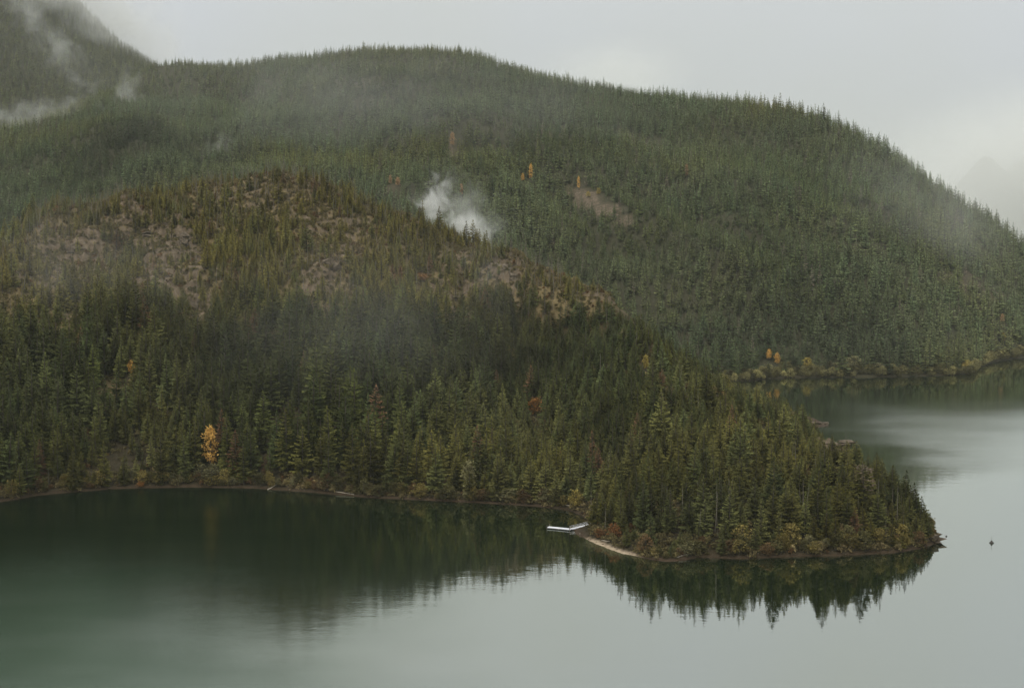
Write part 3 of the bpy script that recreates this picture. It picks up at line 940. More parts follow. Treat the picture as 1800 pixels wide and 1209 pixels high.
# chosen trees that stand out on the skyline of the tip: top pixel, depth
EXTRA = [(1592, 826, 578), (1569, 818, 580), (1553, 812, 582), (1606, 848, 574), (1621, 872, 571), (1580, 846, 572), (1634, 902, 566), (1540, 806, 584), (1612, 862, 569), (1627, 890, 564),
         (1200, 750, 602), (1301, 726, 602), (1306, 742, 598), (1292, 745, 600), (1480, 812, 566), (1488, 822, 562), (1550, 820, 563), (1182, 772, 606), (1370, 792, 590), (1242, 800, 572), (1092, 830, 600),
         (1206, 765, 598), (1545, 832, 561), (1130, 800, 600), (1330, 780, 590), (1420, 815, 575),
         (771, 362, 1066), (820, 388, 1056), (831, 386, 1054), (838, 402, 1052), (853, 405, 1050), (742, 352, 1072), (737, 362, 1072)]
ex, ey, eh = [], [], []
for (u, v, d) in EXTRA:
    p = at(u, v, d); g0 = float(near_z(p[0], p[1]))
    if near_s(p[0], p[1]) > 0.8 and p[2] - g0 > 4:
        ex.append(p[0]); ey.append(p[1]); eh.append(min(p[2] - g0, 30))
ex, ey, eh = np.array(ex), np.array(ey), np.array(eh)
tx = np.concatenate([tx, ex]); ty = np.concatenate([ty, ey]); tz = np.concatenate([tz, near_z(ex, ey)]); hgt_ = np.concatenate([hgt_, eh])
ts = near_s(tx, ty); k = len(tx)
tu, tvv = proj(tx, ty, tz)
upper = sstep(58, 100, tz) * sstep(1250, 1050, tu)
ol = np.clip(0.20 + 0.60 * upper + 0.30 * sstep(1050, 1350, tu) * (tvv < 860) + 0.5 * fbm(tx, ty, 60, 141, 3) + 0.08 * (ts < 14), 0, 1)
gr = np.clip(0.15 + 0.6 * fbm(tx, ty, 45, 151, 3), 0, 0.8)
tint = conifer_tint(r, k, ol, gr)
rust = r.random(k) < 0.012
tint[rust] = RUST * r.uniform(.6, 1.2, (rust.sum(), 1))
tint = tint * np.array([1.0, 0.98, 1.15]) * ((1.46 + 0.70 * upper) * (1.0 + 0.55 * fbm(tx, ty, 55, 145, 3)))[:, None]  # upper slope tints raised, with mist brightness put into the colour
tint = tint * np.minimum(1.0, 0.42 / tint.sum(1))[:, None]
spindly = r.random(k) < (0.10 + 0.45 * upper)
pid = np.where(spindly, r.choice([3, 5, 1], k), r.choice([0, 2, 4, 6, 1], k))
wid = r.uniform(0.80, 1.42, k) * np.clip((20.0 / hgt_) ** 0.25, 0.8, 1.3)
sc3 = np.stack([hgt_ / 20 * wid, hgt_ / 20 * wid, hgt_ / 20], 1)
rot3 = np.stack([r.normal(0, .02, k), r.normal(0, .02, k), r.uniform(0, 6.283, k)], 1)

# painter's pass at half size: how many pixels does each tree show?
BW, BH = 900, 604
idb = np.full((BH, BW), -1, np.int32)
tb = np.array(proj(tx, ty, tz)).T / 2; tt = np.array(proj(tx, ty, tz + hgt_)).T / 2
for i in np.argsort(-ty):
    x0, yb, yt = tb[i, 0], tb[i, 1], tt[i, 1]
    hw = 0.19 * (yb - yt) * wid[i]
    for yy in range(max(0, int(yt)), min(BH, int(yb) + 1)):
        f = (yy - yt) / max(yb - yt, 1e-3)
        a = int(x0 - hw * f); c = int(x0 + hw * f) + 1
        if c > 7 and a < 893: idb[yy, max(a, 7):min(c, 893)] = i
cnt = np.bincount(idb[idb >= 0], minlength=k)
order = np.argsort(-cnt)
sel = order[:300]
is_sel = np.zeros(k, bool); is_sel[sel] = True

LAND = [("the white dock", 1005, 925), ("the sand spit", 1080, 965), ("the red shrubs by the dock", 1072, 935), ("the tall golden maple", 368, 790),
        ("the small golden maple", 231, 650), ("the ochre scree patch", 190, 715), ("the orange bush amid the firs", 945, 712), ("the bare rock knoll", 1478, 792),
        ("the rock point at the tip", 1645, 946), ("the pale maple by the cove", 822, 845), ("the golden maple top", 306, 612), ("the shore log in the cove", 985, 893),
        ("the slanting shore log", 475, 860), ("the reddish cleft in the tip", 1523, 850), ("the upper cliff", 300, 460), ("the cliff below the mist", 885, 500),
        ("the skyline rock slab", 1058, 515), ("the bay behind the knoll", 1440, 752), ("the lowest beach corner", 1185, 985), ("the large yellow bush", 1310, 935),
        ("the tall olive yellow bush", 1390, 940), ("the mid shore of the cove", 640, 872), ("the dark inlet shore", 60, 872), ("the mossy shore thicket", 900, 880)]


def where(u, v):
    best = min(LAND, key=lambda q: (q[1] - u) ** 2 + 1.6 * (q[2] - v) ** 2)
    du, dv = u - best[1], v - best[2]
    if abs(du) < 0.6 * abs(dv):
        rel = "uphill of" if dv < 0 else "downhill of"
    else:
        rel = "left of" if du < 0 else "right of"
    if math.hypot(du, dv) < 22: rel = "beside"
    return rel, best[0]


ORD = ["first", "second", "third", "fourth", "fifth", "sixth", "seventh", "eighth", "ninth", "tenth", "eleventh", "twelfth", "thirteenth", "fourteenth", "fifteenth", "sixteenth",
       "seventeenth", "eighteenth", "nineteenth", "twentieth"] + [f"number {i}" for i in range(21, 200)]


def unique_labels(items):
    """items: list of (object, words, (u, v)); alike ones are counted off from one side"""
    by = {}
    for o, wds, uv in items:
        rel, lm = where(*uv)
        by.setdefault((wds, rel, lm), []).append((uv[0], o))
    for (wds, rel, lm), lst in by.items():
        lst.sort(key=lambda q: q[0])
        for i, (_, o) in enumerate(lst):
            if len(lst) == 1: o["label"] = f"{wds} {rel} {lm}"
            elif i == 0: o["label"] = f"{wds} {rel} {lm}, leftmost such"
            elif i == len(lst) - 1: o["label"] = f"{wds} {rel} {lm}, rightmost such"
            else: o["label"] = f"{wds} {rel} {lm}, {ORD[i]} from left"


def plant(name, key, loc, scale, rz, tint_, cat, group=None, tilt=(0, 0)):
    root = link(bpy.data.objects.new(name, None))
    root.empty_display_size = 0.5
    root.location = loc; root.scale = scale; root.rotation_euler = (tilt[0], tilt[1], rz)
    for nm, me_ in (("trunk", PROTO[key][0]), ("crown", PROTO[key][1])):
        o = link(bpy.data.objects.new(nm, me_)); o.parent = root
        o["tint"] = [float(q) for q in tint_]
    root["category"] = cat
    if group: root["group"] = group
    return root


def words_for(h, t, spind):
    lum = t.sum()
    col = "rust brown" if t[0] > 1.45 * t[1] else ("olive" if t[0] > 0.93 * t[1] else ("dark green" if lum < 0.125 else "grey green"))
    size = "short" if h < 11 else ("tall" if h > 20 else "middling")
    return f"{size} {'slim ' if spind else ''}{col} conifer"


items = []
for i in sel:
    o = plant("conifer_tree", f"fir{pid[i]}", (tx[i], ty[i], tz[i]), sc3[i], rot3[i, 2], tint[i], "tree", "conifers on the near peninsula", (rot3[i, 0], rot3[i, 1]))
    m_ = proj(tx[i], ty[i], tz[i] + 0.5 * hgt_[i])
    items.append((o, words_for(hgt_[i], tint[i], spindly[i]), (float(m_[0]), float(m_[1]))))
unique_labels(items)
rest = ~is_sel
instancer("near_forest", [f"fir{i}" for i in range(7)], np.stack([tx, ty, tz], 1)[rest], sc3[rest], rot3[rest], pid[rest], tint[rest],
          "dense conifer forest covering the near peninsula hill", "forest")

# ------------------------------------------------------------------ far forest
fx_, fy_ = jitter(-1650, 1450, 1140, 3350, 7.3, r)
fz = far_z(fx_, fy_); fs = bil(hx, hy, HS, fx_, fy_)
fu_, fv_ = proj(fx_, fy_, fz)
ridge_d = np.interp(fu_, [q[0] for q in RIDGE], [q[2] for q in RIDGE])
keep = (fs > 1.0) & (fz > 0.4) & (fu_ > -130) & (fu_ < 1930) & (fy_ < ridge_d + 90)
keep &= ~((fy_ < 1500) & (fu_ < 950))          # hidden floor of the valley behind the near crest
cl = masks(fu_, fv_, CLEAR)
keep &= in_sight(fu_, fy_)
pt = fbm(fx_, fy_, 130, 171, 4)
gul = fbm(fx_ + 0.3 * fy_, fy_ * 0.4, 90, 175, 3)
keep &= r.random(len(fx_)) < np.clip(1.25 + 1.3 * gul, 0.45, 1) * (1 - 0.93 * np.clip(cl, 0, 1)) * np.clip(1.05 + 0.55 * pt, 0.35, 1)
fx_, fy_, fz, fu_, fv_, pt, fs = [a[keep] for a in (fx_, fy_, fz, fu_, fv_, pt, fs)]
k = len(fx_)
up = sstep(2000, 2700, fy_)
fh = (1 + 0.4 * fbm(fx_, fy_, 110, 187, 3)) * np.clip(np.where(r.random(k) < .25, r.uniform(7, 11, k), r.normal(19, 4.2, k)), 6, 29) * (1 - 0.14 * up)
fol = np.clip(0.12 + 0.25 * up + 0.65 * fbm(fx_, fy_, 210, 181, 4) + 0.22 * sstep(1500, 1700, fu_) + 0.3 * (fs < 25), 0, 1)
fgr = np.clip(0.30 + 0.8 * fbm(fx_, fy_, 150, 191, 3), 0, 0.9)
ft = conifer_tint(r, k, fol, fgr) * np.array([0.92, 1.02, 1.40]) * (2.35 + 1.8 * fbm(fx_, fy_, 260, 185, 3) + 0.55 * up)[:, None]  # tint lifted towards the ridge, painting in the brightness of mist
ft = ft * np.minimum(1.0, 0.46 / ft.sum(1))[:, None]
bare = r.random(k) < np.clip(0.02 + 0.16 * fbm(fx_, fy_, 170, 201, 3) + 0.05 * up, 0, 0.3)
ft[bare] = np.array([0.17, 0.145, 0.105]) * r.uniform(.6, 1.2, (bare.sum(), 1))
fp = r.integers(0, 5, k)
fw = r.uniform(0.8, 1.25, k)
fw[bare] *= 0.5
fs3 = np.stack([fh / 20 * fw, fh / 20 * fw, fh / 20], 1)
fr3 = np.stack([0 * fh, 0 * fh, r.uniform(0, 6.283, k)], 1)
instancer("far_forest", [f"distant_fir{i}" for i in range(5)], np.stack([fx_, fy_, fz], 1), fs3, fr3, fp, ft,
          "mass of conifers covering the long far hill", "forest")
mx, my = jitter(-2300, -500, 2750, 4150, 9.5, r)
mz = lm_z(mx, my); mu, mv = proj(mx, my, mz)
keep = (mu > -130) & (mu < 520) & (mv > -80) & (mz > 0)
keep &= (my < np.interp(mu, [q[0] for q in LM], [q[2] for q in LM]) + 80)
mx, my, mz = mx[keep], my[keep], mz[keep]
k = len(mx)
mh = np.clip(r.normal(21, 4.5, k), 9, 32)
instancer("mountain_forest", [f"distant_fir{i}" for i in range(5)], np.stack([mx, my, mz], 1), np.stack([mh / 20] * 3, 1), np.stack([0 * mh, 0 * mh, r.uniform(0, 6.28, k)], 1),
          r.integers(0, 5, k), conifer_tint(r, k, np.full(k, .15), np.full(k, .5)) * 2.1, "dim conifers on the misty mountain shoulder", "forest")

fp_ = np.vstack([shore_walk(FAR_FRONT[4:], 3.2, r), shore_walk(FAR_FRONT[4:], 3.2, r)])
dv_ = fp_ / np.linalg.norm(fp_, axis=1)[:, None]
fp_ = fp_ + dv_ * r.uniform(-1.0, 12.0, (len(fp_), 1))
fzz = np.maximum(far_z(fp_[:, 0], fp_[:, 1]), 0.0)
k = len(fp_)
q = r.uniform(0.5, 1.25, k)
instancer("far_shore_thicket", ["bush0", "bush1", "bush2", "bush3"], np.stack([fp_[:, 0], fp_[:, 1], fzz], 1), np.stack([q * 1.2, q * 1.2, q], 1), np.stack([0 * q, 0 * q, r.uniform(0, 6.28, k)], 1),
          r.integers(0, 4, k), np.array([0.165, 0.148, 0.062]) * r.lognormal(0, .5, (k, 1)), "olive thicket fringing the far shore", "undergrowth")

# ------------------------------------------------------------------ undergrowth and dead trunks on the near hill
bx, by = jitter(-385, 190, 500, 1180, 3.0, r)
bz = near_z(bx, by); bs = near_s(bx, by); bu, bv = proj(bx, by, bz)
cd = np.interp(bu, [c[0] for c in CREST], [c[2] for c in CREST])
bup = sstep(40, 100, bz)
keep = (bs > 0.4) & (bz > 0.12) & (bu > -80) & (bu < 1880) & (by < cd + 60) & (bil(gx, gy, NBEACH, bx, by) * (bz < 0.55) < 0.3)
keep &= ~((abs(bu - 1020) < 17) & (bv > 914) & (bv < 942))
keep &= r.random(len(bx)) < np.clip(0.48 + 0.45 * bup + 0.6 * (bs < 12) - 0.30 * masks(bu, bv, ROCKS), 0, 1)
bx, by, bz, bs, bu, bv, bup = [a[keep] for a in (bx, by, bz, bs, bu, bv, bup)]
k = len(bx)
ca = np.array([0.120, 0.105, 0.042]); cb = np.array([0.20, 0.155, 0.075]); cc = np.array([0.13, 0.075, 0.034])
w_ = np.clip(0.5 + 0.8 * fbm(bx, by, 25, 221, 3), 0, 1)[:, None]
bt = (ca * (1 - w_) + cb * w_)
rr_ = (r.random(k) < 0.10)[:, None]
bt = np.where(rr_, cc, bt) * r.lognormal(0, 0.25, (k, 1))
bsz = r.uniform(0.6, 1.5, k)
instancer("undergrowth", ["shrub0", "shrub1", "shrub2"], np.stack([bx, by, bz], 1), np.stack([bsz, bsz, bsz * r.uniform(.7, 1.5, k)], 1),
          np.stack([0 * bsz, 0 * bsz, r.uniform(0, 6.28, k)], 1), r.integers(0, 3, k), bt, "brown and olive brush between the trees of the near hill", "undergrowth")
# dead trunks: the ones on open ground singly, the rest as a mass
sx, sy = jitter(-385, 190, 510, 1120, 5.0, r)
sz = near_z(sx, sy); ss_ = near_s(sx, sy); su, sv = proj(sx, sy, sz)
cd = np.interp(su, [c[0] for c in CREST], [c[2] for c in CREST])
keep = (ss_ > 4) & (sz > 1.5) & (su > 0) & (su < 1700) & (sy < cd + 15)
keep &= r.random(len(sx)) < np.clip(0.05 + 0.7 * sstep(50, 85, sz) * np.clip(0.5 + fbm(sx, sy, 45, 231, 3) * 1.4, 0, 1) + 0.10 * (su > 1000) * (sz < 26), 0, 1) * (1 - 0.6 * np.clip(masks(su, sv, ROCKS), 0, 1))
sx, sy, sz, su, sv = [a[keep] for a in (sx, sy, sz, su, sv)]
k = len(sx)
sh_ = r.uniform(7, 16, k)
single = np.zeros(k, bool)
single[np.argsort(sy - 60 * masks(su, sv, ROCKS) - 6 * sh_)[:60]] = True
items = []
for i in np.where(single)[0]:
    o = link(bpy.data.objects.new("dead_tree", SNAGS[i % 4]))
    q = sh_[i] / 14
    o.location = (sx[i], sy[i], sz[i]); o.scale = (q, q, q); o.rotation_euler = (r.normal(0, .04), r.normal(0, .04), r.uniform(0, 6.28))
    tag(o, None, "dead tree", "bare grey trunks on the near peninsula")
    c_ = proj(sx[i], sy[i], sz[i] + sh_[i] / 2)
    items.append((o, ("tall" if sh_[i] > 12 else "short") + " bare grey dead trunk", (float(c_[0]), float(c_[1]))))
unique_labels(items)
ns = ~single
q = (sh_ / 14)[ns]
instancer("dead_trunks", SNAGS, np.stack([sx, sy, sz], 1)[ns], np.stack([q, q, q], 1), np.stack([r.normal(0, .05, ns.sum()), r.normal(0, .05, ns.sum()), r.uniform(0, 6.28, ns.sum())], 1),
          r.integers(0, 4, ns.sum()), np.full((ns.sum(), 3), .3), "bare grey trunks scattered over the brown upper slope", "dead trees")

# ------------------------------------------------------------------ leafy shrubs along the shores
items = []
pts = shore_walk(NEAR_FRONT[2:15], 3.6, r)
pts = np.vstack([pts, shore_walk(NEAR_FRONT[20:30], 2.8, r)])
for (x, y) in pts:
    dirv = np.array([x, y]) / math.hypot(x, y)
    p = np.array([x, y]) + dirv * r.uniform(0.8, 4.5) + r.normal(0, .4, 2)
    if near_s(p[0], p[1]) < 0.6: p = p + dirv * 1.2
    if near_s(p[0], p[1]) < 0.4 or r.random() < 0.12: continue
    if abs(proj(p[0], p[1], 1.0)[0] - 1030) < 22: continue
    z = float(near_z(p[0], p[1]))
    if bil(gx, gy, NBEACH, p[0], p[1]) > 0.5 and z < 1.2: continue
    cidx = r.choice(4, p=[.30, .30, .18, .22])
    col = [YEL, OLV, PALE, BRN][cidx] * r.uniform(.65, 1.15)
    s = r.uniform(0.40, 1.05)
    o = plant("shore_shrub", f"bush{r.integers(4)}", (p[0], p[1], z), (s * r.uniform(.9, 1.3), s * r.uniform(.9, 1.3), s), r.uniform(0, 6.28), col, "shrub", "leafy shrubs along the near shore")
    c_ = proj(p[0], p[1], z + 3 * s)
    items.append((o, ("large " if s > 0.8 else ("small " if s < 0.55 else "")) + ["yellowing", "olive", "pale green", "brown leaved"][cidx] + " leafy shrub", (float(c_[0]), float(c_[1]))))
unique_labels(items)


def put_leafy(name, key, u, v, d, ground, height, col, label, cat="tree", wide=1.0):
    """a leafy plant whose middle is seen near this pixel at that depth, standing on the ground there"""
    p = at(u, v, d)
    z = float(ground(p[0], p[1]))
    protoH = {"maple0": 15, "maple1": 11, "maple2": 13, "bush0": 6.5, "bush1": 8, "bush2": 5, "bush3": 7}[key]
    s = height / protoH
    o = plant(name, key, (p[0], p[1], z), (s * wide, s * wide, s), r.uniform(0, 6.28), col, cat)
    o["label"] = label
    return o


for (nm, key, u, v, _, hh, col, lab, cat, wd) in NEAR_LEAFY:
    d = depth_on(u, v, 500, 1150, near_z, hh * .45 if v < 720 else 0.0)
    put_leafy(nm, key, u, v, d, near_z, hh, col, lab, cat, wd)
for (nm, key, u, v, hh, col, lab, cat, wd) in FAR_LEAFY:
    d = depth_on(u, v, 1150, 3000, far_z, hh * .5 if v < 600 else 1.5)
    put_leafy(nm, key, u, v, d, far_z, hh, col * 1.2, lab, cat, wd)

# ------------------------------------------------------------------ rock outcrops, boulders, driftwood
def rock_mesh(name, seed, blocks, spread):
    rr = np.random.default_rng(seed)
    bm = bmesh.new()
    for b_ in range(blocks):
        c = rr.normal(0, 1, 3) * np.array(spread) * (0 if b_ == 0 else .55)
        vs_ = [bm.verts.new(Vector(c + rr.normal(0, 1, 3) / 1.6 * np.array(spread) * rr.uniform(.5, .95))) for _ in range(16)]
        res = bmesh.ops.convex_hull(bm, input=vs_)
        bmesh.ops.delete(bm, geom=[e for e in res["geom_interior"] if isinstance(e, bmesh.types.BMVert)], context='VERTS')
    me_ = bpy.data.meshes.new(name)
    bm.to_mesh(me_); bm.free()
    me_.materials.append(M_ROCK)
    return me_


OUT = [("pale cliff outcrop on the upper slope beneath bare trunks", 130, 440, 7, 6, (6, 4, 3.2)), ("long pale rock ledge below the upper slope trunks", 270, 415, 8, 6, (8, 3.5, 2.0)),
       ("pinkish crag beside a dark fir on the upper slope", 322, 425, 5, 5, (4.5, 3.5, 3)), ("pale broken rock face above the small golden maple", 346, 540, 5, 6, (3.5, 3, 4.5)),
       ("pale rock ridge below the mist plume", 880, 470, 6, 6, (6, 4, 3)), ("grey crag under the skyline ridge brush", 905, 485, 5, 5, (4, 3, 3)), ("low tan ledge in the cleared slope", 870, 545, 5, 5, (6, 3, 2)),
       ("white capped slab on the skyline shoulder", 1053, 508, 5, 5, (6, 4, 2.4)), ("small pale rock on the lower skyline shoulder", 1122, 555, 3, 3, (2.6, 2, 1.2)),
       ("tan slab crowning the bare knoll", 1470, 784, 4, 5, (6, 3, 1.4)), ("pale rock in the reddish cleft", 1520, 828, 3, 4, (2.2, 2, 2.4)), ("second pale rock low in the cleft", 1522, 862, 2, 3, (1.6, 1.4, 1.6)),
       ("rocks of the reddish point in the far bay", 1442, 745, 2, 5, (4, 2.6, 1.1)), ("bare rock prow at the outer tip of the peninsula", 1640, 948, 1, 6, (3.6, 3.2, 1.8)),
       ("pale rock on the far slope of the peninsula crest", 575, 470, 4, 5, (4, 3, 3.4)), ("rusty rock step in the open slope", 800, 520, 4, 4, (4, 3, 2.6))]
for i, (lab, u, v, _, nb, spd) in enumerate(OUT):
    d = depth_on(u, v, 500, 1150, near_z)
    p = at(u, v, d)
    o = link(bpy.data.objects.new("rock_outcrop", rock_mesh("rock_outcrop", 500 + i, nb + 2, spd)))
    o.location = (p[0], p[1], float(near_z(p[0], p[1])) - 0.15 * spd[2])
    tag(o, lab, "rock")
items = []
bpts = np.vstack([shore_walk(NEAR_FRONT[17:23], 2.6, r), shore_walk(NEAR_FRONT[24:31], 5, r), shore_walk(NEAR_FRONT[2:15], 8, r)])
bmeshes = [rock_mesh("boulder", 600 + i, 1, (.55, .5, .38)) for i in range(4)]
for i, (x, y) in enumerate(bpts):
    dirv = np.array([x, y]) / math.hypot(x, y)
    p = np.array([x, y]) + dirv * r.uniform(0.5, 3.2)
    z = float(near_z(p[0], p[1]))
    if z < 0.02: continue
    o = link(bpy.data.objects.new("boulder", bmeshes[i % 4])); s = r.uniform(.35, 1.25)
    o.location = (p[0], p[1], z + 0.08 * s); o.scale = (s, s, s); o.rotation_euler = (0, 0, r.uniform(0, 6.28))
    tag(o, None, "rock", "boulders along the near shore")
    c_ = proj(p[0], p[1], z)
    items.append((o, ("larger" if s > .8 else "small") + " grey boulder", (float(c_[0]), float(c_[1]))))
unique_labels(items)
LOGS = [((965, 889.5), (1003, 895.5), .26, "pale driftwood log lying at the cove head"), ((470, 861), (496, 857), .24, "slanting pale log on the dark shore"),
        ((590, 868), (622, 871.5), .18, "thin bleached log along the mid cove bank"), ((1058, 953), (1072, 956.5), .2, "bleached drift log on the sand spit"), ((1190, 983.5), (1212, 980), .2, "tan log at the beach corner")]
M_LOG = plain_mat("driftwood", (0.32, 0.27, 0.20), (0.52, 0.46, 0.37), 2.0)
for (a, c, rad, lab) in LOGS:
    A = sea(*a); B = sea(*c)
    q = []
    for t in np.linspace(0, 1, 6):
        p = A + (B - A) * t + np.array([0, 0.6, 0])
        q.append(np.array([p[0], p[1], max(0.05, float(near_z(p[0], p[1]))) + rad * .6 + 0.06 * math.sin(7 * t)]))
    vl, fl = [], []
    dirv = (B - A) / np.linalg.norm(B - A); s = np.array([-dirv[1], dirv[0], 0]); upz = np.array([0, 0, 1.0])
    for j, p in enumerate(q):
        rr_ = rad * (1.15 - 0.09 * j)
        for e in range(7):
            an = 6.283 * e / 7
            vl.append(p + rr_ * (math.cos(an) * s + math.sin(an) * upz))
    for j in range(5):
        for e in range(7):
            a0 = j * 7 + e; a1 = j * 7 + (e + 1) % 7
            fl.append([a0, a1, a1 + 7, a0 + 7])
    fl.append(list(range(6, -1, -1))); fl.append(list(range(35, 42)))
    tag(link(bpy.data.objects.new("driftwood_log", mesh_np("driftwood_log", vl, fl, [M_LOG]))), lab, "log")

# ------------------------------------------------------------------ dock and buoys
def box(bm, c, dx, dy, dz, X, Y, Z):
    c = Vector(c); v = []
    for sx_ in (-1, 1):
        for sy_ in (-1, 1):
            for sz_ in (-1, 1):
                v.append(bm.verts.new(c + X * dx / 2 * sx_ + Y * dy / 2 * sy_ + Z * dz / 2 * sz_))
    for f in ((0, 1, 3, 2), (4, 6, 7, 5), (0, 4, 5, 1), (2, 3, 7, 6), (0, 2, 6, 4), (1, 5, 7, 3)):
        bm.faces.new([v[i] for i in f])


def part(name, bm, mat_, parent):
    bmesh.ops.recalc_face_normals(bm, faces=bm.faces)
    me_ = bpy.data.meshes.new(name); bm.to_mesh(me_); bm.free(); me_.materials.append(mat_)
    o = link(bpy.data.objects.new(name, me_)); o.parent = parent
    return o


A = Vector(sea(963, 928.0)); B = Vector(sea(1005, 932.0)); C_ = Vector(sea(1037, 926.5))
dock = link(bpy.data.objects.new("floating_dock", None)); dock.location = A
tag(dock, "white floating dock with angled gangway reaching the wooded shore", "dock")
ZU = Vector((0, 0, 1))
X = (B - A).normalized(); Y = ZU.cross(X); L = (B - A).length
org = A
bm = bmesh.new()
npl = int(L / 0.30)
for i in range(npl):
    box(bm, X * (0.30 * (i + .5)) + ZU * 0.55, 0.27, 2.6, 0.06, X, Y, ZU)
part("decking", bm, M_DECK, dock)
bm = bmesh.new()
for s in (-1, 1): box(bm, X * L / 2 + Y * 1.2 * s + ZU * 0.44, L, 0.14, 0.16, X, Y, ZU)
part("side_beam", bm, M_DECK, dock)
bm = bmesh.new()
for i in range(4): box(bm, X * (L * (i + .5) / 4) + ZU * 0.16, L / 4 - .35, 2.2, 0.40, X, Y, ZU)
part("float", bm, M_FLOAT, dock)
bm = bmesh.new()
for (a, s) in ((.25, -1), (L - .3, -1), (.25, 1)): box(bm, X * a + Y * 1.38 * s + ZU * 0.5, .22, .22, 2.2, X, Y, ZU)
part("mooring_pile", bm, M_SNAG, dock)
G0 = B + ZU * 0.66 - X * 0.3; G1 = C_ + ZU * 1.35
gX = (G1 - G0).normalized(); gY = ZU.cross(gX).normalized(); gZ = gX.cross(gY); gL = (G1 - G0).length
gang = link(bpy.data.objects.new("gangway", bpy.data.meshes.new("gangway"))); gang.parent = dock
bm = bmesh.new()
for i in range(int(gL / .3)): box(bm, (G0 - A) + gX * (.3 * (i + .5)), .27, 1.7, .06, gX, gY, gZ)
for s in (-1, 1): box(bm, (G0 - A) + gX * gL / 2 + gY * .8 * s - gZ * .16, gL, .12, .24, gX, gY, gZ)
bmesh.ops.recalc_face_normals(bm, faces=bm.faces); bm.to_mesh(gang.data); bm.free(); gang.data.materials.append(M_DECK)
for s in (-1, 1):
    bm = bmesh.new()
    for hz_ in (.55, 1.0): box(bm, (G0 - A) + gX * gL / 2 + gY * .84 * s + gZ * hz_, gL, .07, .07, gX, gY, gZ)
    for i in range(6): box(bm, (G0 - A) + gX * (gL * (i + .1) / 5.3) + gY * .84 * s + gZ * .5, .07, .07, .98, gX, gY, gZ)
    part("handrail", bm, M_METAL, gang)
bm = bmesh.new()
box(bm, (G1 - A) + gX * .7 - ZU * .5, 1.8, 2.4, 1.1, gX, gY, ZU)
part("landing", bm, M_SNAG, dock)


def lathe(bm, prof, seg=14):
    rings = []
    for (rd, z) in prof:
        rings.append([bm.verts.new((rd * math.cos(6.28318 * k_ / seg), rd * math.sin(6.28318 * k_ / seg), z)) for k_ in range(seg)])
    for a, c in zip(rings[:-1], rings[1:]):
        for k_ in range(seg): bm.faces.new([a[k_], a[(k_ + 1) % seg], c[(k_ + 1) % seg], c[k_]])
    bm.faces.new(rings[0][::-1]); bm.faces.new(rings[-1])


by_ = link(bpy.data.objects.new("buoy", None)); by_.location = sea(1743, 954)
tag(by_, "dark buoy with a thin pole floating off the peninsula tip", "buoy")
bm = bmesh.new(); lathe(bm, [(.3, -.3), (.85, -.1), (.95, .12), (.8, .3), (.42, .55), (.3, .95), (.12, 1.05)]); part("float", bm, M_BUOY, by_)
bm = bmesh.new(); lathe(bm, [(.05, 1.0), (.05, 2.7), (.02, 2.75)], 6); part("pole", bm, M_BUOY, by_)
by_ = link(bpy.data.objects.new("buoy", None)); by_.location = sea(1663.5, 942.5)
tag(by_, "tiny dark buoy close to the rock prow of the peninsula", "buoy")
bm = bmesh.new(); lathe(bm, [(.1, -.2), (.34, -.05), (.38, .12), (.26, .34), (.08, .42)]); part("float", bm, M_BUOY, by_)
bm = bmesh.new(); lathe(bm, [(.06, .40), (.06, .5), (.03, .54)], 6); part("ring", bm, M_BUOY, by_)

# ------------------------------------------------------------------ air: even haze over everything, and drifting mist
bm = bmesh.new()
box(bm, (0, 5500, 500), 30000, 13000, 1032, Vector((1, 0, 0)), Vector((0, 1, 0)), Vector((0, 0, 1)))
me = bpy.data.meshes.new("haze"); bmesh.ops.recalc_face_normals(bm, faces=bm.faces); bm.to_mesh(me); bm.free()
m = bpy.data.materials.new("haze_air"); m.use_nodes = True
n, l = m.node_tree.nodes, m.node_tree.links; n.clear()
out = n.new("ShaderNodeOutputMaterial"); pv = n.new("ShaderNodeVolumePrincipled")
pv.inputs["Color"].default_value = (0.97, 0.99, 0.88, 1)
pv.inputs["Density"].default_value = 0.000028
pv.inputs["Density Attribute"].default_value = ""
pv.inputs["Temperature Attribute"].default_value = ""
l.new(pv.outputs[0], out.inputs["Volume"])
me.materials.append(m)
tag(link(bpy.data.objects.new("haze", me)), "pale damp air fading the far slopes", "haze", None, "stuff")


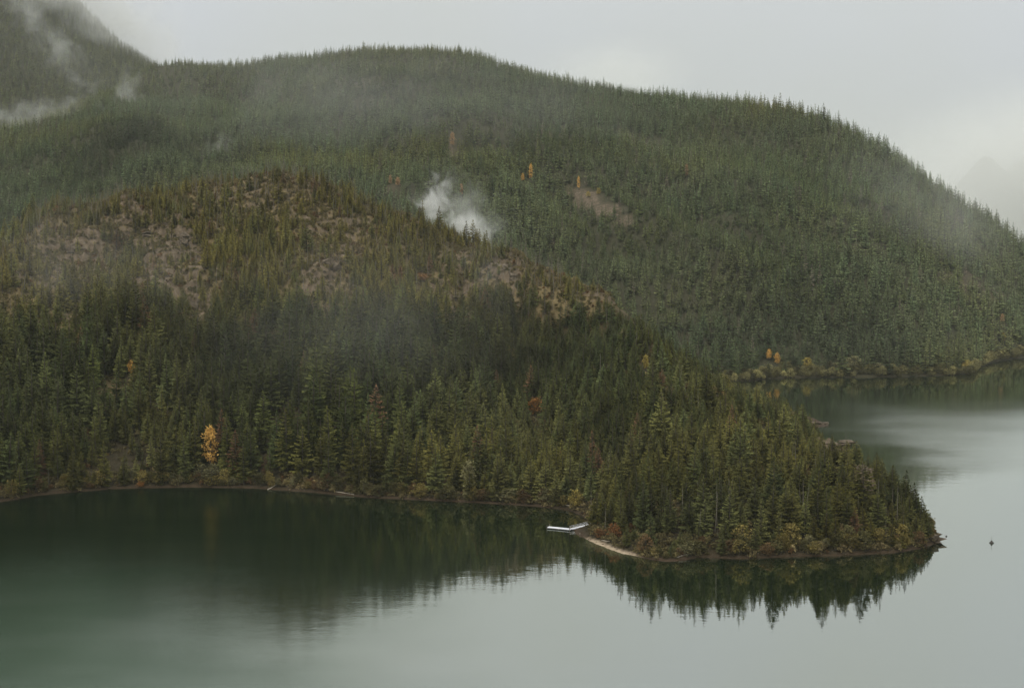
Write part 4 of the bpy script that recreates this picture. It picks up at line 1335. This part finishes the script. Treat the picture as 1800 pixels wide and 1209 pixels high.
def mist(u, v, d, ru, rv, rd, dens, label, roll=0.0, seed=0, noise=1.0, thr=(0.42, 0.68), soft=False):
    c = at(u, v, d); px = d / 2500.0
    rad = np.array([ru * px, rd, rv * px])
    bm = bmesh.new()
    bmesh.ops.create_icosphere(bm, subdivisions=3, radius=1.0)
    me_ = bpy.data.meshes.new("mist"); bm.to_mesh(me_); bm.free()
    o = link(bpy.data.objects.new("mist", me_))
    o.location = c; o.scale = rad; o.rotation_euler = (0, R(roll), 0)
    mm = bpy.data.materials.new("mist_air"); mm.use_nodes = True
    n, l = mm.node_tree.nodes, mm.node_tree.links; n.clear()
    out = n.new("ShaderNodeOutputMaterial"); pv = n.new("ShaderNodeVolumePrincipled")
    pv.inputs["Color"].default_value = (1.0, 1.0, 0.965, 1)
    pv.inputs["Density Attribute"].default_value = ""; pv.inputs["Temperature Attribute"].default_value = ""
    tc = n.new("ShaderNodeTexCoord")
    ln = n.new("ShaderNodeVectorMath"); ln.operation = 'LENGTH'; l.new(tc.outputs["Object"], ln.inputs[0])
    g_ = n.new("ShaderNodeNewGeometry")
    ad = n.new("ShaderNodeVectorMath"); ad.inputs[1].default_value = (seed * 37.0, seed * 11.0, 0); l.new(g_.outputs["Position"], ad.inputs[0])
    ns_ = noise_node(n, l, noise / (0.55 * max(min(rad[0], rad[2]), 1)), 6, 0.66, ad.outputs[0])
    ns_.inputs["Distortion"].default_value = 0.7
    er = n.new("ShaderNodeMath"); er.operation = 'MULTIPLY_ADD'      # the noise eats in from the rim
    l.new(ln.outputs["Value"], er.inputs[0]); er.inputs[1].default_value = -0.42; l.new(ns_.outputs[0], er.inputs[2])
    nr = n.new("ShaderNodeMapRange"); nr.inputs[1].default_value = thr[0] - 0.15; nr.inputs[2].default_value = thr[1] + 0.02
    l.new(er.outputs[0], nr.inputs[0])
    fall = n.new("ShaderNodeMapRange"); fall.interpolation_type = 'SMOOTHSTEP'
    fall.inputs[1].default_value = 1.0; fall.inputs[2].default_value = 0.7
    l.new(ln.outputs["Value"], fall.inputs[0])
    if soft: ns_.inputs["Detail"].default_value = 2.0; er.inputs[1].default_value = -0.05; fall.inputs[2].default_value = 0.0; nr.inputs[1].default_value = 0.2; nr.inputs[2].default_value = 0.7
    ml = n.new("ShaderNodeMath"); ml.operation = 'MULTIPLY'; l.new(fall.outputs[0], ml.inputs[0]); l.new(nr.outputs[0], ml.inputs[1])
    m2_ = n.new("ShaderNodeMath"); m2_.operation = 'MULTIPLY'; l.new(ml.outputs[0], m2_.inputs[0]); m2_.inputs[1].default_value = dens
    l.new(m2_.outputs[0], pv.inputs["Density"])
    l.new(pv.outputs[0], out.inputs["Volume"])
    me_.materials.append(mm)
    return tag(o, label, "mist", None, "stuff")


mist(765, 362, 1215, 46, 92, 22, 0.15, "white plume of mist rising behind the near crest", 10, 1, 0.9)
mist(826, 404, 1210, 84, 56, 24, 0.14, "bank of mist lying along the foot of the plume", 28, 2, 0.9)
mist(812, 366, 1260, 150, 100, 40, 0.016, "thin veil of mist spreading round the plume", 20, 3, 1.4)
mist(620, 580, 735, 420, 250, 40, 0.0018, "thin mist drifting before the lower near slope", 0, 4, 0.8, (.3, .7), True)
mist(850, 500, 880, 90, 130, 30, 0.006, "thin streak of mist over the cleared slope", -15, 5, 0.8)
mist(150, 470, 850, 320, 150, 40, 0.0026, "thin mist over the pale upper cliff", 8, 6, 0.9, (.3, .7), True)
mist(85, 60, 3100, 210, 56, 90, 0.012, "ragged streak of mist on the mountain shoulder", 50, 7, 0.8)
mist(55, 203, 2450, 210, 50, 70, 0.013, "flat band of mist lying in the side valley", -8, 8, 0.9)
mist(215, 66, 3640, 240, 90, 200, 0.0075, "cloud edge veiling the mountain slope", 38, 9, 0.8, (.3, .6))
mist(60, -60, 3750, 320, 130, 300, 0.0070, "cloud swallowing the mountain top", 25, 10, 0.7, (.25, .55))
mist(226, 165, 2550, 44, 84, 50, 0.018, "small wisp of mist climbing the saddle slope", 18, 11, 1.0)
mist(392, 268, 2050, 60, 48, 40, 0.022, "small wisp of mist above the brown near crest", -20, 12, 1.0)
mist(430, 130, 2800, 110, 46, 80, 0.004, "faint mist on the dip of the far ridge", 0, 13, 0.9)
mist(640, 170, 2000, 660, 180, 120, 0.0016, "broad thin mist over the upper far slope", 6, 14, 0.6, (.25, .7), True)
mist(1640, 350, 1640, 260, 190, 90, 0.0026, "thin mist hanging on the falling far ridge", 38, 15, 0.7, (.25, .7), True)
mist(1780, 330, 7000, 330, 220, 1000, 0.0040, "cloud bank hiding the far mountain", 0, 16, 0.5, (.1, .5), True)
mist(1075, 135, 7000, 170, 70, 1000, 0.0019, "cloud drifting before the small far peak", 0, 17, 0.6, (.15, .55), True)
mist(130, 110, 3000, 280, 180, 90, 0.0011, "pale veil of mist before the mountain shoulder", 20, 18, 0.6, (.3, .7), True)
